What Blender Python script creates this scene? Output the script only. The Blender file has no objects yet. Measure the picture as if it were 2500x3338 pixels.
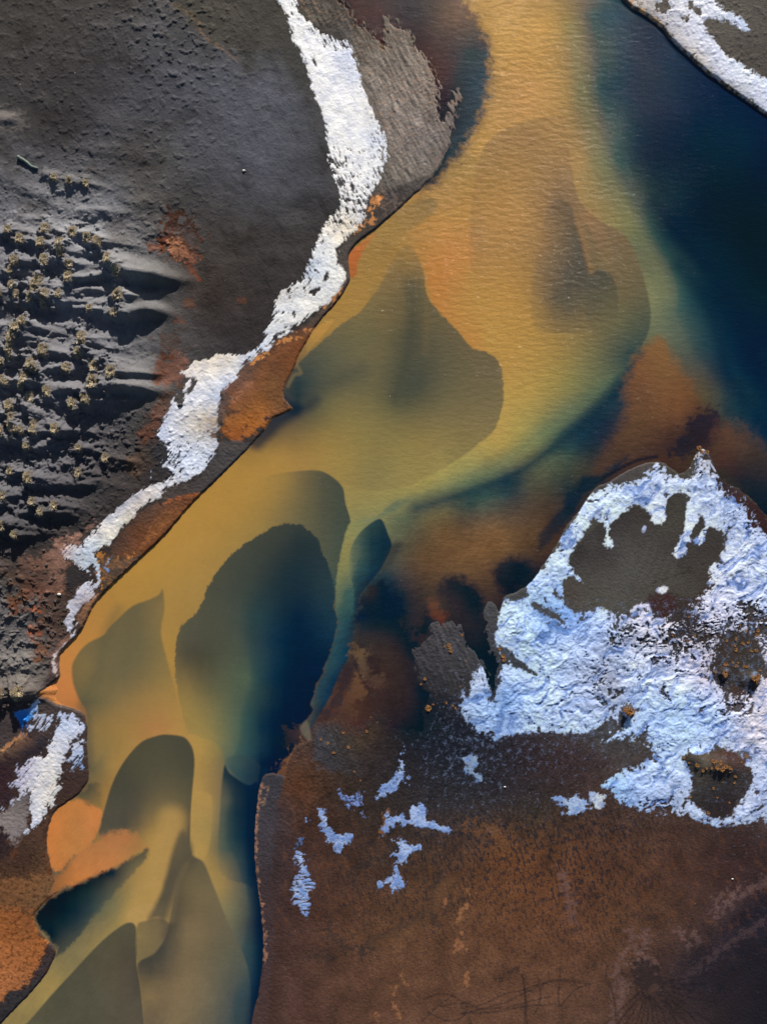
import bpy, math, random
import numpy as np
from mathutils import Vector
random.seed(7)
# ------------------------------------------------------------------ camera, sky, sun, exposure
SC = bpy.context.scene
COL = SC.collection
S = 0.04                                    # metres per photo pixel
CX, CY = 1250.0, 1669.0
def wx(px): return (px-CX)*S
def wy(py): return (CY-py)*S
CAM_H = 110.0
cd = bpy.data.cameras.new('camera'); cam = bpy.data.objects.new('camera', cd); COL.objects.link(cam)
cam.location = (0, 0, CAM_H); cam.rotation_euler = (0, 0, 0)
cd.sensor_fit = 'VERTICAL'; cd.angle = 2*math.atan(3338*S/2/CAM_H); cd.clip_start = 1; cd.clip_end = 6000
SC.camera = cam
SUN_EL, SUN_AZ = 22.0, 8.0                 # azimuth east of north (+Y)
w = bpy.data.worlds.new("World"); SC.world = w; w.use_nodes = True
nt = w.node_tree; bg = nt.nodes['Background']; sky = nt.nodes.new('ShaderNodeTexSky')
sky.sky_type = 'NISHITA'; sky.sun_disc = False
sky.sun_elevation = math.radians(SUN_EL); sky.sun_rotation = math.radians(SUN_AZ)
nt.links.new(sky.outputs[0], bg.inputs[0]); bg.inputs[1].default_value = 0.05
sl = bpy.data.lights.new('sun', 'SUN'); sl.energy = 5.0; sl.angle = math.radians(0.5); sl.color = (1.0, 0.93, 0.84)
sun = bpy.data.objects.new('sun', sl); COL.objects.link(sun)
d = Vector((math.sin(math.radians(SUN_AZ))*math.cos(math.radians(SUN_EL)), math.cos(math.radians(SUN_AZ))*math.cos(math.radians(SUN_EL)), math.sin(math.radians(SUN_EL))))
sun.rotation_euler = d.to_track_quat('Z', 'Y').to_euler(); sun.location = d*150
SC.view_settings.view_transform = 'Standard'; SC.view_settings.look = 'None'
SC.view_settings.gamma = 1; SC.view_settings.exposure = 0.50

# ------------------------------------------------------------------ survey grid (photo pixels)
ST = 2.5
X0, X1, Y0, Y1 = -350.0, 2850.0, -350.0, 3690.0
xs = np.arange(X0, X1+.1, ST, dtype=np.float32); ys = np.arange(Y0, Y1+.1, ST, dtype=np.float32)
NX, NY = len(xs), len(ys)
GX, GY = np.meshgrid(xs, ys)
SUB = 2
cx_, cy_ = xs[::SUB], ys[::SUB]
# tiles in which outlines were surveyed: (origin, scale)
TL = dict(A=(0,0), B=(800,0), C=(1500,0), D=(0,800), E=(800,800), F=(1500,800), G=(0,1600), H=(800,1600), I=(1500,1400), J=(0,2338), K=(800,2338), L=(1500,2338))
def P(t, *pts):
    if t == 'N': return [tuple(p) for p in pts]
    if t == 'O': return [(p[0]*1.5088, p[1]*1.5088)+tuple(p[2:]) for p in pts]
    ox, oy = TL[t]; k = 1000/1657
    return [(ox+p[0]*k, oy+p[1]*k)+tuple(p[2:]) for p in pts]
def lin(c):
    c = np.asarray(c, dtype=np.float64)/255.0
    return np.where(c <= 0.04045, c/12.92, ((c+0.055)/1.055)**2.4)
def sstep(a, b, x):
    t = np.clip((x-a)/(b-a), 0, 1); return t*t*(3-2*t)
# ---- noise
_r = np.random.RandomState(11)
PERM = _r.permutation(4096).astype(np.int32); PERM = np.concatenate([PERM, PERM])
_a = _r.rand(4096)*2*np.pi; GCX, GCY = np.cos(_a).astype(np.float32), np.sin(_a).astype(np.float32)
def gnoise(x, y, seed=0):
    xi = np.floor(x).astype(np.int32); yi = np.floor(y).astype(np.int32)
    fx = (x-xi).astype(np.float32); fy = (y-yi).astype(np.float32)
    u = fx*fx*fx*(fx*(fx*6-15)+10); v = fy*fy*fy*(fy*(fy*6-15)+10)
    def g(i, j, dx, dy):
        h = PERM[(PERM[(xi+i+seed*57) & 4095]+yi+j) & 4095]
        return GCX[h]*dx+GCY[h]*dy
    a = g(0,0,fx,fy); b = g(1,0,fx-1,fy); c = g(0,1,fx,fy-1); e = g(1,1,fx-1,fy-1)
    return (a+(b-a)*u+(c-a)*v+(a-b-c+e)*u*v)*1.5
def fbm(scale, octv=4, seed=0, ang=0.0, stretch=1.0, gain=0.5, x=None, y=None, wx_=None):
    x = GX if x is None else x; y = GY if y is None else y
    if wx_ is not None: x = x+wx_[0]; y = y+wx_[1]
    ca, sa = math.cos(math.radians(ang)), math.sin(math.radians(ang))
    u = (x*ca+y*sa)/(scale*stretch); v = (-x*sa+y*ca)/scale
    r = 0; amp = 1; tot = 0
    for o in range(octv):
        r = r+amp*gnoise(u*2**o+o*17.3, v*2**o+o*9.1, seed+o); tot += amp; amp *= gain
    return r/tot
def up(c):                                   # coarse grid -> full grid, bilinear
    fi = np.arange(NY)/SUB; i0 = np.minimum(fi.astype(int), c.shape[0]-2); f = (fi-i0)[:, None].astype(np.float32)
    c = c[i0]*(1-f)+c[i0+1]*f
    fj = np.arange(NX)/SUB; j0 = np.minimum(fj.astype(int), c.shape[1]-2); g = (fj-j0)[None, :].astype(np.float32)
    return (c[:, j0]*(1-g)+c[:, j0+1]*g).astype(np.float32)
def smooth(pts, closed=True, n=4):
    p = np.array([q[:2] for q in pts], dtype=np.float64)
    m = len(p); out = []
    rng = range(m if closed else m-1)
    for i in rng:
        if closed: a, b, c, e = p[(i-1)%m], p[i], p[(i+1)%m], p[(i+2)%m]
        else: a, b, c, e = p[max(i-1,0)], p[i], p[i+1], p[min(i+2,m-1)]
        for k in range(n):
            t = k/n
            out.append(0.5*((2*b)+(c-a)*t+(2*a-5*b+4*c-e)*t*t+(3*b-a-3*c+e)*t**3))
    if not closed: out.append(p[-1])
    return np.array(out)
def sdf(pts, closed=True, margin=140, sm=3, FARV=None):
    """signed distance in px, positive inside (closed) / plain distance + arc parameter (open)"""
    p = smooth(pts, closed, sm) if sm > 1 else np.array([q[:2] for q in pts], float)
    x0, y0 = p.min(0)-margin; x1, y1 = p.max(0)+margin
    i0, i1 = np.searchsorted(cx_, [x0, x1]); j0, j1 = np.searchsorted(cy_, [y0, y1])
    far = -margin if closed else margin
    out = np.full((len(cy_), len(cx_)), far, dtype=np.float32); par = np.zeros_like(out)
    if i1 <= i0 or j1 <= j0: return (up(out), up(par)) if not closed else up(out)
    gx, gy = np.meshgrid(cx_[i0:i1], cy_[j0:j1]); gx = gx.astype(np.float32); gy = gy.astype(np.float32)
    best = np.full(gx.shape, 1e12, np.float32); ins = np.zeros(gx.shape, bool); bt = np.zeros(gx.shape, np.float32)
    n = len(p); seg = n if closed else n-1
    L = np.concatenate([[0], np.cumsum(np.hypot(*(np.diff(np.vstack([p, p[:1]]), axis=0).T)))]); tot = L[seg]
    for i in range(seg):
        a = p[i]; b = p[(i+1) % n]; dx, dy = b-a; ll = dx*dx+dy*dy+1e-9
        t = np.clip(((gx-a[0])*dx+(gy-a[1])*dy)/ll, 0, 1).astype(np.float32)
        dd = (gx-a[0]-t*dx)**2+(gy-a[1]-t*dy)**2
        m = dd < best; best = np.where(m, dd, best)
        if not closed: bt = np.where(m, (L[i]+t*math.sqrt(ll))/tot, bt)
        if closed and a[1] != b[1]:
            c = (a[1] > gy) != (b[1] > gy)
            ins ^= c & (gx < dx*(gy-a[1])/(b[1]-a[1])+a[0])
    best = np.sqrt(best)
    if closed:
        out[j0:j1, i0:i1] = np.clip(np.where(ins, best, -best), -margin, 1e6)
        return up(out)
    out[j0:j1, i0:i1] = np.minimum(best, margin); par[j0:j1, i0:i1] = bt
    return up(out), up(par)
def rbf(pts, lo=16):
    """linear-kernel interpolation of values given at scattered points -> full grid (channels last)"""
    p = np.array([q[:2] for q in pts], float); v = np.array([np.atleast_1d(q[2]) for q in pts], float)
    n = len(p)
    if n == 1: return np.broadcast_to(v[0].astype(np.float32), (NY, NX, v.shape[1]))
    D = np.hypot(p[:, None, 0]-p[None, :, 0], p[:, None, 1]-p[None, :, 1])/1000
    M = np.zeros((n+1, n+1)); M[:n, :n] = -D; M[:n, n] = 1; M[n, :n] = 1
    M[:n, :n] -= np.eye(n)*0.004
    rhs = np.vstack([v, np.zeros((1, v.shape[1]))])
    wts = np.linalg.solve(M, rhs)
    lx = xs[::lo]; ly = ys[::lo]
    lx = np.append(lx, lx[-1]+ST*lo); ly = np.append(ly, ly[-1]+ST*lo)
    gx, gy = np.meshgrid(lx, ly)
    r = np.zeros(gx.shape+(v.shape[1],))+wts[n]
    for k in range(n):
        r -= np.hypot(gx-p[k, 0], gy-p[k, 1])[..., None]/1000*wts[k]
    mn, mx = v.min(0), v.max(0); r = np.clip(r, mn, mx)
    fi = np.arange(NY)/lo; i0 = fi.astype(int); f = (fi-i0)[:, None, None]
    r = r[i0]*(1-f)+r[i0+1]*f
    fj = np.arange(NX)/lo; j0 = fj.astype(int); g = (fj-j0)[None, :, None]
    return (r[:, j0]*(1-g)+r[:, j0+1]*g).astype(np.float32)
# shared noises
N_big = fbm(260, 4, 1); N_mid = fbm(70, 4, 5); N_small = fbm(18, 3, 9); N_fine = fbm(7, 2, 13)
N_edge = fbm(34, 4, 21, gain=.6)
N_str = fbm(9, 3, 31, ang=82, stretch=4)    # streaks running down the photo
N_dg = fbm(8, 3, 37, ang=55, stretch=4)    # streaks down to the right
N_dl = fbm(8, 3, 41, ang=-52, stretch=5)   # streaks up to the right
NOI = dict(edge=(N_edge+.6*N_small+.35*N_fine)*2.4, str=N_str*2.6, dg=N_dg*2.6, dl=N_dl*2.6, small=(N_small+.5*N_fine)*2.2, mid=N_mid*2.4, none=0)
def paint(img, poly, cols, soft=6, rag=0, noise='edge', alpha=None, closed=True, inset=0, asoft=None):
    """lay a patch of bed / soil colour: cols = [(x,y,(r,g,b)[,a])], poly outline"""
    dd = sdf(poly)
    m = sstep(-soft, soft, dd-inset+(rag*NOI[noise] if rag else 0))
    if len(cols[0]) > 3: m = m*rbf([(c[0], c[1], [c[3]]) for c in cols])[..., 0]
    if alpha is not None: m = m*alpha
    c = rbf([(q[0], q[1], lin(q[2])) for q in cols])
    img += (c-img)*m[..., None]
    return m
def stroke(img, pts, wd, col, a=1.0, rag=0, noise='small', soft=None, taper=False):
    dd, t = sdf(pts, closed=False, margin=wd*3+30)
    soft = wd*.5 if soft is None else soft
    ww = wd*(1-t*.8) if taper else wd
    m = a*(1-sstep(-soft, soft, dd-ww+(rag*NOI[noise] if rag else 0)))
    img += (lin(col).astype(np.float32)-img)*m[..., None]
    return m
TL2 = dict(M=(900,1900,800/1657), Q=(0,2050,400/1106), R=(0,700,650/1657), U=(0,1300,650/1513), V=(1950,1400,550/936))
_P = P
def P(t, *pts):
    if t in TL2:
        ox, oy, k = TL2[t]; return [(ox+p[0]*k, oy+p[1]*k)+tuple(p[2:]) for p in pts]
    return _P(t, *pts)
# ------------------------------------------------------------------ river outline
RIV = (P('N', (1060,-600), (1090,-200)) +
  P('B', (500,-60),(530,0),(600,90),(690,170),(740,250),(735,70),(800,110),(880,170),(940,240),(985,330),(1035,400),(1050,480),(1045,560),(1060,640),(1110,500),(1160,485),(1165,540),(1130,660),(1110,760),(1060,880),(1000,970),(900,1065),(830,1130),(760,1190),(700,1245),(620,1300),(575,1350),(557,1400),(560,1450),(566,1510),(540,1570),(480,1650)) +
  P('E', (430,380),(365,460),(335,520),(290,590),(262,670),(218,750),(212,830),(262,885),(150,932),(105,1000),(0,1115)) +
  P('D', (1200,1240),(1090,1345),(1000,1440),(900,1560),(800,1655)) +
  P('U', (1300,1000),(1100,1185),(900,1370),(770,1500),(710,1580),(660,1690),(600,1790),(500,1890),(460,1950),(455,2030),(462,2090),(440,2130),(330,2212)) +
  P('Q', (370,600),(420,610),(500,665),(540,675),(640,705),(735,740),(775,800),(795,900),(790,1000),(795,1150),(805,1260),(800,1370),(745,1450),(690,1510),(570,1590),(500,1650),(450,1760),(430,1880),(430,1990),(460,2100),(480,2212)) +
  P('J', (300,880),(270,950),(340,925),(260,985),(200,1050),(190,1100),(235,1180),(300,1240),(300,1290),(250,1390),(160,1500),(60,1600),(10,1657)) +
  P('N', (-100,3450),(-200,3560),(-300,4000),(700,4000),(800,3600)) +
  P('K', (30,1657),(70,1500),(95,1300),(95,1150),(70,930),(50,750),(55,560),(70,420),(90,330),(130,300),(200,310)) +
  P('M', (60,1300),(90,1180),(150,1090),(240,1060),(250,960),(340,920),(430,930),(520,960),(640,920),(700,800),(640,760),(700,850),(820,980),(960,1000),(1010,960),(1000,860),(1030,770),(960,660),(930,560),(910,460),(980,430),(1030,370),(1040,290),(1110,275),(1215,270),(1255,320),(1280,420),(1350,480),(1400,560),(1440,640),(1465,760),(1475,640),(1500,560),(1440,450),(1410,340),(1400,200),(1430,120),(1480,150),(1505,195),(1530,110),(1560,80)) +
  P('I', (340,860),(400,800),(470,690),(520,620),(560,540),(640,440),(720,320),(800,280),(900,220),(1000,180),(1100,180),(1180,240),(1230,210),(1270,130),(1310,100),(1345,130),(1380,220),(1420,280),(1500,320),(1600,400),(1657,470)) +
  P('N', (2600,1760),(3000,1900),(3000,620)) +
  P('C', (1800,720),(1657,630),(1600,590),(1500,520),(1400,450),(1300,375),(1230,310),(1150,240),(1080,150),(1030,110),(960,60),(870,0)) + P('N', (1800,-300),(1700,-600)))
riv = sdf(RIV, margin=400, sm=2)             # + in water
fan_e = sstep(1010, 1120, GX)*sstep(1540, 1480, GX)*sstep(520, 380, GY)
riv_r = riv + 3.0*N_small + 5*N_edge*sstep(900, 1500, GX) + fan_e*(42*fbm(11, 4, 17, ang=58, stretch=5, gain=.6)+26*fbm(9, 3, 19, ang=86, stretch=3)+5)
isl = sstep(1000, 1100, GX)*sstep(1720, 1640, GX)*sstep(2000, 2030, GY)*sstep(2600, 2500, GY)
riv_r += isl*(14*fbm(9, 3, 23, ang=68, stretch=5)+16*N_edge)
# ------------------------------------------------------------------ river water: silt load / shoals
wb = P('O', (1020,60,(168,128,68)),(1100,60,(182,142,82)),(1180,60,(180,140,75)),(1230,60,(140,120,68)),(1290,40,(25,65,70)),(1350,60,(10,50,65)),(1450,150,(2,40,60)),(1600,300,(2,36,54)),
 (1060,200,(158,122,70)),(1150,200,(178,136,76)),(1210,200,(165,132,72)),(1255,200,(98,98,64)),(1300,200,(28,55,62)),(1400,200,(4,40,60)),(1500,300,(2,34,50)),
 (1000,350,(140,112,62)),(1040,320,(172,132,68)),(1150,330,(165,128,70)),(1250,350,(155,125,72)),(1295,350,(105,108,66)),(1340,350,(45,68,62)),(1390,350,(10,35,52)),(1550,400,(5,26,40)),
 (850,500,(152,120,62)),(950,470,(168,125,62)),(1010,470,(165,125,62)),(1250,500,(150,120,72)),(1350,480,(120,118,70)),(1390,500,(75,92,70)),(1440,500,(15,45,58)),(1500,500,(4,24,42)),(1620,500,(5,22,34)),
 (760,600,(155,122,62)),(700,680,(158,124,62)),(660,740,(140,112,60)),(830,550,(142,112,60)),(890,480,(165,122,62)),(1100,620,(170,130,66)),(1090,700,(172,134,66)),(1250,560,(150,118,66)),(1330,560,(110,102,66)),(1400,640,(125,126,80)),(1440,640,(92,106,80)),(1480,650,(48,75,74)),(1530,650,(12,45,58)),(1590,640,(6,32,44)),(1650,650,(8,30,40)),
 (1100,800,(168,134,68)),(1200,750,(158,128,66)),(1300,760,(110,108,66)),(1390,770,(58,72,62)),(1420,740,(92,100,72)),(1470,740,(82,92,72)),(1520,750,(45,68,68)),(1570,800,(8,42,60)),(1640,850,(10,40,52)),
 (620,880,(22,42,55)),(580,930,(60,62,50)),(680,890,(70,80,60)),(700,930,(130,112,60)),(1150,850,(165,140,72)),(1220,830,(135,128,70)),(1290,830,(90,100,68)),(1330,850,(35,62,64)),(1370,820,(30,55,60)),(1400,900,(88,62,38)),(1470,850,(100,72,42)),(1530,850,(72,68,48)),(1580,880,(30,55,58)),(1640,950,(10,42,60)),
 (520,1000,(160,126,60)),(600,980,(160,128,64)),(700,970,(150,125,66)),(560,1080,(162,128,62)),(1080,960,(165,142,74)),(1140,960,(138,132,74)),(1190,940,(88,105,72)),(1240,940,(28,60,65)),(1290,900,(18,48,60)),(1350,960,(70,50,34)),(1250,1010,(58,58,44)),(1450,960,(68,46,32)),(1560,960,(52,50,38)),(1640,1010,(42,48,42)),
 (450,1080,(168,130,60)),(640,1010,(155,124,64)),(800,1060,(140,128,74)),(900,1060,(150,136,76)),(980,1030,(142,135,78)),(1030,1060,(75,98,74)),(1100,1040,(30,58,62)),(1160,1070,(72,62,44)),(1250,1060,(45,45,40)),(1210,1110,(60,44,34)),
 (760,1130,(132,128,78)),(830,1090,(138,132,78)),(870,1110,(85,98,72)),(900,1130,(84,80,56)),(1000,1090,(50,66,58)),(960,1140,(98,74,44)),(1060,1150,(112,80,46)),(1160,1170,(80,58,36)),(1230,1060,(25,38,44)),
 (380,1180,(170,132,62)),(280,1280,(165,128,60)),(250,1340,(158,122,60)),(190,1400,(178,128,62)),(150,1480,(190,124,66)),(180,1520,(175,115,60)),(330,1200,(170,132,60)),(420,1260,(158,128,66)),(360,1320,(158,126,64)),(370,1420,(160,128,62)),(220,1560,(140,114,58)),(280,1560,(150,120,64)),(340,1570,(162,118,68)),(410,1540,(160,132,68)),
 (430,1620,(166,136,70)),(440,1750,(168,138,74)),(480,1600,(125,118,70)),(500,1620,(85,96,68)),(540,1640,(35,68,72)),(560,1560,(14,48,64)),(590,1650,(6,35,55)),(500,1760,(60,82,72)),(530,1700,(10,38,56)),(550,1750,(4,34,54)),
 (200,1600,(120,108,64)),(210,1660,(95,92,60)),(240,1650,(150,122,66)),(240,1740,(158,120,60)),
 (440,1830,(165,135,72)),(480,1900,(150,126,72)),(500,1960,(110,108,74)),(540,1900,(28,60,68)),(555,2000,(6,36,55)),(520,2050,(72,84,72)),(540,2150,(30,55,66)),(560,2200,(8,36,54)),(470,1830,(85,92,68)),
 (320,1900,(158,130,72)),(300,1990,(168,140,76)),(240,1950,(100,100,68)),(160,2090,(118,108,68)),(110,2130,(148,126,72)),(60,2190,(135,118,70)),(230,2050,(150,128,74)),(200,1950,(60,72,62)),
 (820,1250,(30,52,60)),(900,1210,(88,66,42)),(1000,1210,(105,76,45)),(1100,1200,(96,70,42)),(860,1300,(14,30,42)),(940,1290,(62,50,38)),(1000,1300,(45,38,36)),(1060,1320,(44,34,34)),(1130,1230,(30,30,36)),
 (800,1400,(40,32,32)),(760,1450,(52,38,34)),(850,1400,(56,42,34)),(860,1480,(42,32,30)),(900,1500,(30,26,30)),(960,1500,(20,24,34)),(740,1520,(80,50,34)),(800,1540,(55,38,32)),(660,1600,(60,42,34)),(620,1640,(75,52,36)),(870,1560,(26,24,30)))
wat = rbf([(q[0], q[1], lin(q[2])) for q in wb])
stroke(wat, P('O', (1235,60),(1262,200),(1300,340),(1350,440),(1400,540),(1440,640)), 20, (116,118,74), .5, soft=45)
stroke(wat, P('O', (1285,40),(1310,250),(1350,390),(1430,520),(1500,640),(1560,760),(1620,870)), 12, (30,62,66), .6, soft=50)
stroke(wat, P('O', (1390,60),(1400,250),(1430,430),(1520,560),(1590,680),(1660,800),(1760,900)), 60, (4,27,46), .7, soft=60)
stroke(wat, P('O', (1330,800),(1275,862),(1200,915),(1130,968),(1060,1020),(980,1052),(900,1080)), 18, (90,108,74), .6, soft=40)
stroke(wat, P('O', (1385,775),(1340,835),(1290,888),(1235,936),(1180,978),(1110,1026),(1040,1055),(960,1080),(900,1098)), 20, (13,42,54), .85, soft=34)
# upper meander: dark weedy bottom beside the fan
paint(wat, P('B', (420,-60),(440,20),(520,120),(640,260),(760,260),(880,330),(960,450),(980,620),(1040,660),(1050,760),(980,880),(900,1000),(1000,1010),(1120,880),(1210,760),(1290,600),(1320,440),(1320,250),(1270,130),(1200,0),(1180,-60)),
  P('B', (560,20,(52,26,24)),(700,80,(58,28,24)),(850,60,(34,28,36)),(1000,40,(48,38,36)),(1120,60,(96,70,48)),(1200,120,(86,66,48)),(950,200,(46,26,28)),(1080,200,(62,44,38)),(1200,260,(40,44,46)),(1050,380,(64,34,28)),(1150,420,(32,36,44)),(1250,420,(22,44,60)),(1150,560,(18,24,36)),(1250,560,(20,42,56)),(1150,700,(10,26,42)),(1180,740,(24,44,52)),(1060,900,(24,32,40))), soft=26, rag=14, noise='edge')
# sunken sand lobes (each: outline, silt colour at points, cover at points)
paint(wat, P('O', (1040,330),(1060,300),(1100,275),(1190,250),(1220,260),(1230,330),(1250,430),(1300,480),(1350,510),(1380,570),(1400,640),(1405,690),(1390,740),(1340,800),(1250,850),(1180,860),(1100,830),(1050,760),(1015,600),(1020,420)),
  P('O', (1080,290,(142,110,64),1),(1060,330,(144,112,64),1),(1150,300,(142,112,66),1),(1210,280,(150,118,68),.7),(1200,350,(138,110,66),.9),(1130,380,(148,116,66),.8),(1040,420,(148,114,62),.9),(1020,520,(142,108,62),.9),(1060,480,(158,120,64),.5),(1120,460,(156,120,64),.5),(1200,440,(112,92,60),1),(1180,560,(122,100,62),.9),(1140,600,(140,112,64),.6),(1230,600,(88,80,58),1),(1100,830,(165,138,70),0),(1150,850,(165,138,70),0),(1060,740,(168,134,68),0),(1090,700,(165,130,66),.15),(1200,650,(96,86,60),1),(1250,450,(128,104,66),1),(1300,500,(114,96,62),1),(1330,540,(108,94,62),1),(1300,560,(112,98,62),1),(1380,600,(100,92,62),1),(1360,640,(100,92,62),1),(1400,640,(92,90,62),1),(1395,680,(78,84,62),1),(1330,690,(100,98,64),1),(1250,700,(122,104,62),.9),(1150,700,(160,128,64),.4),(1080,650,(168,130,64),.1),(1350,770,(50,68,62),1),(1250,820,(110,112,68),.4),(1150,820,(160,134,68),.1)), soft=5)
paint(wat, P('O', (1190,440),(1215,432),(1235,450),(1250,500),(1262,540),(1275,590),(1300,600),(1290,700),(1200,720),(1150,700),(1150,600),(1170,500)),
  P('O', (1210,445,(104,88,60),1),(1195,470,(112,92,60),.8),(1235,520,(82,76,56),1),(1240,600,(70,68,54),1),(1165,520,(130,105,62),.15),(1270,640,(86,80,58),.6),(1180,560,(112,94,60),.7),(1220,680,(84,80,58),.7),(1200,640,(84,78,56),.9),(1160,650,(120,100,62),.3),(1290,690,(90,85,60),.1)), soft=5)
paint(wat, P('O', (1255,470),(1275,500),(1300,560),(1315,600),(1310,700),(1350,680),(1330,560),(1280,450)),
  P('O', (1262,480,(140,108,68),.5),(1300,560,(128,102,68),.2),(1320,680,(110,100,62),0)), soft=6)
paint(wat, P('O', (1272,595),(1295,583),(1320,595),(1335,640),(1330,700),(1300,740),(1270,700),(1262,640)),
  P('O', (1285,595,(70,70,54),1),(1325,620,(84,80,58),1),(1300,660,(86,84,60),.8),(1300,730,(95,92,60),0),(1260,700,(90,84,60),.3)), soft=5)
stroke(wat, P('O', (1243,470),(1258,520),(1268,560),(1278,590)), 6, (158,116,62), .35, soft=12)
# orange silt plume between lobes
paint(wat, P('O', (905,490),(960,480),(1020,480),(1025,560),(1010,620),(1040,700),(1045,760),(1020,765),(985,720),(940,680),(915,600),(885,540)),
  P('O', (900,510,(168,122,60),.2),(950,500,(176,124,60),.5),(1010,490,(174,124,60),.3),(1000,540,(180,122,60),.7),(960,580,(182,120,56),.8),(1005,630,(168,120,62),.25),(960,640,(176,118,58),.75),(1010,730,(176,122,60),.7),(1038,690,(170,126,62),.2)), soft=20, rag=9)
# western sand lobe
paint(wat, P('O', (820,620),(850,560),(870,532),(890,535),(905,560),(915,590),(920,630),(945,670),(985,710),(1020,752),(1060,765),(1080,790),(1088,830),(1085,880),(1068,925),(1040,955),(1000,985),(960,1010),(880,1050),(800,1060),(720,1040),(620,1030),(560,960),(600,890),(640,870),(615,840),(640,790),(680,750),(740,700),(780,670)),
  P('O', (870,550,(140,112,62),.8),(860,620,(118,102,62),1),(800,700,(108,100,62),1),(700,770,(84,86,64),1),(650,820,(48,62,58),1),(640,870,(24,46,54),.9),(760,830,(84,86,62),.8),(800,780,(104,98,64),1),(890,620,(92,86,58),1),(890,720,(74,74,54),1),(940,700,(98,90,60),1),(900,830,(66,72,56),1),(860,870,(74,78,56),1),(1000,780,(100,92,62),1),(1070,790,(102,92,62),1),(1075,870,(112,102,66),1),(960,880,(108,100,64),1),(1030,950,(120,108,66),.9),(900,960,(128,114,64),.8),(820,900,(106,102,62),.8),(720,890,(118,110,64),.5),(700,980,(148,124,64),.3),(800,1030,(122,114,68),.8),(900,1040,(132,120,70),.6),(640,1000,(150,122,62),0),(560,960,(158,126,60),0)), soft=4, rag=3)
paint(wat, P('O', (800,640),(830,600),(860,560),(880,580),(888,640),(885,760),(870,850),(800,860),(820,720)),
  P('O', (860,600,(112,96,60),.3),(840,700,(112,98,60),.6),(800,800,(120,106,66),.2),(880,740,(80,78,56),0)), soft=25)
stroke(wat, P('O', (908,560),(918,600),(922,680),(918,760)), 8, (132,108,60), .18, soft=16)
paint(wat, P('O', (790,520),(850,460),(900,430),(940,432),(935,460),(880,500),(830,530)),
  P('O', (800,530,(150,118,62),.1),(900,440,(124,104,60),.7),(935,440,(118,100,60),.8),(860,490,(135,110,60),.6)), soft=10)
# lobe 2 and the great dark lobe
P2 = P('E', (-400,1500),(-100,1330),(60,1270),(150,1240),(250,1222),(390,1215),(470,1250),(527,1310),(540,1390),(570,1500),(548,1570),(528,1657)) + P('H', (515,330),(505,420),(485,560),(440,640),(300,640),(0,500),(-400,300))
paint(wat, P2, P('O', (610,1030,(130,112,62),.5),(560,1060,(140,118,62),.15),(650,1020,(105,96,60),.9),(700,1030,(76,78,58),1),(740,1100,(66,74,58),1),(700,1130,(76,80,60),1),(752,1130,(62,72,58),1),(735,1200,(68,78,62),1),(720,1280,(58,72,62),1),(620,1100,(108,100,62),.8),(540,1110,(140,120,62),.3),(600,1140,(110,102,64),.7),(500,1180,(130,118,66),.2),(480,1100,(150,125,62),0),(400,1160,(155,125,62),0)), soft=3)
P3 = P('G', (975,740),(1000,710),(1050,670),(1090,610),(1120,530),(1170,440),(1250,345),(1350,270),(1480,195),(1570,175),(1657,190)) + P('H', (240,178),(300,190),(360,230),(400,280),(415,335),(440,380),(470,480),(485,590),(478,625),(497,700),(488,760),(475,812),(455,880),(425,950),(420,985),(385,1040),(370,1100),(350,1150),(365,1185),(325,1240),(300,1270),(310,1300),(260,1400),(190,1480),(130,1600),(60,1700)) + P('J', (1400,340),(1330,370),(1250,300),(1215,250),(1180,150),(1010,80)) + P('G', (1020,1330),(985,1200),(965,1100),(950,1000),(945,900),(955,800))
paint(wat, P3, P('G', (1010,760,(80,80,60),1),(1100,650,(76,78,58),1),(1200,500,(68,72,56),1),(1350,330,(62,68,54),1),(1500,240,(58,64,52),1),(1650,240,(46,56,50),1),(1200,700,(72,76,58),1),(1400,500,(52,62,54),1),(1550,420,(38,50,50),1),(1000,900,(78,74,54),1),(1100,900,(70,70,50),1),(1250,850,(74,80,60),1),(1400,700,(46,68,64),1),(1480,800,(18,48,62),1),(1600,700,(8,34,52),1),(1100,1050,(92,88,58),1),(1250,1100,(82,92,66),1),(1350,1000,(72,90,68),1),(1430,1000,(28,58,66),1),(1550,1100,(4,30,50),1),(1650,1300,(4,26,46),1),(1000,1100,(120,108,62),.6),(1060,1220,(125,116,66),.5),(1200,1250,(98,106,70),.8),(1320,1250,(62,88,72),1),(1400,1250,(18,48,62),1),(1150,1350,(120,118,70),.4),(1280,1380,(75,96,76),.9),(1350,1450,(40,70,74),1),(1450,1400,(8,36,54),1),(1300,1500,(62,88,82),1)) + P('H', (300,260,(42,52,50),1),(380,320,(44,54,52),1),(300,450,(34,50,52),1),(430,480,(46,60,58),1),(470,600,(40,60,62),1),(300,650,(10,36,52),1),(450,750,(22,48,60),1),(300,900,(4,28,46),1),(430,900,(8,34,52),1),(200,1100,(4,28,46),1),(330,1100,(4,26,44),1),(200,1350,(4,22,38),1),(60,1500,(4,30,50),1)), soft=3, rag=3, noise='small')
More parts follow.
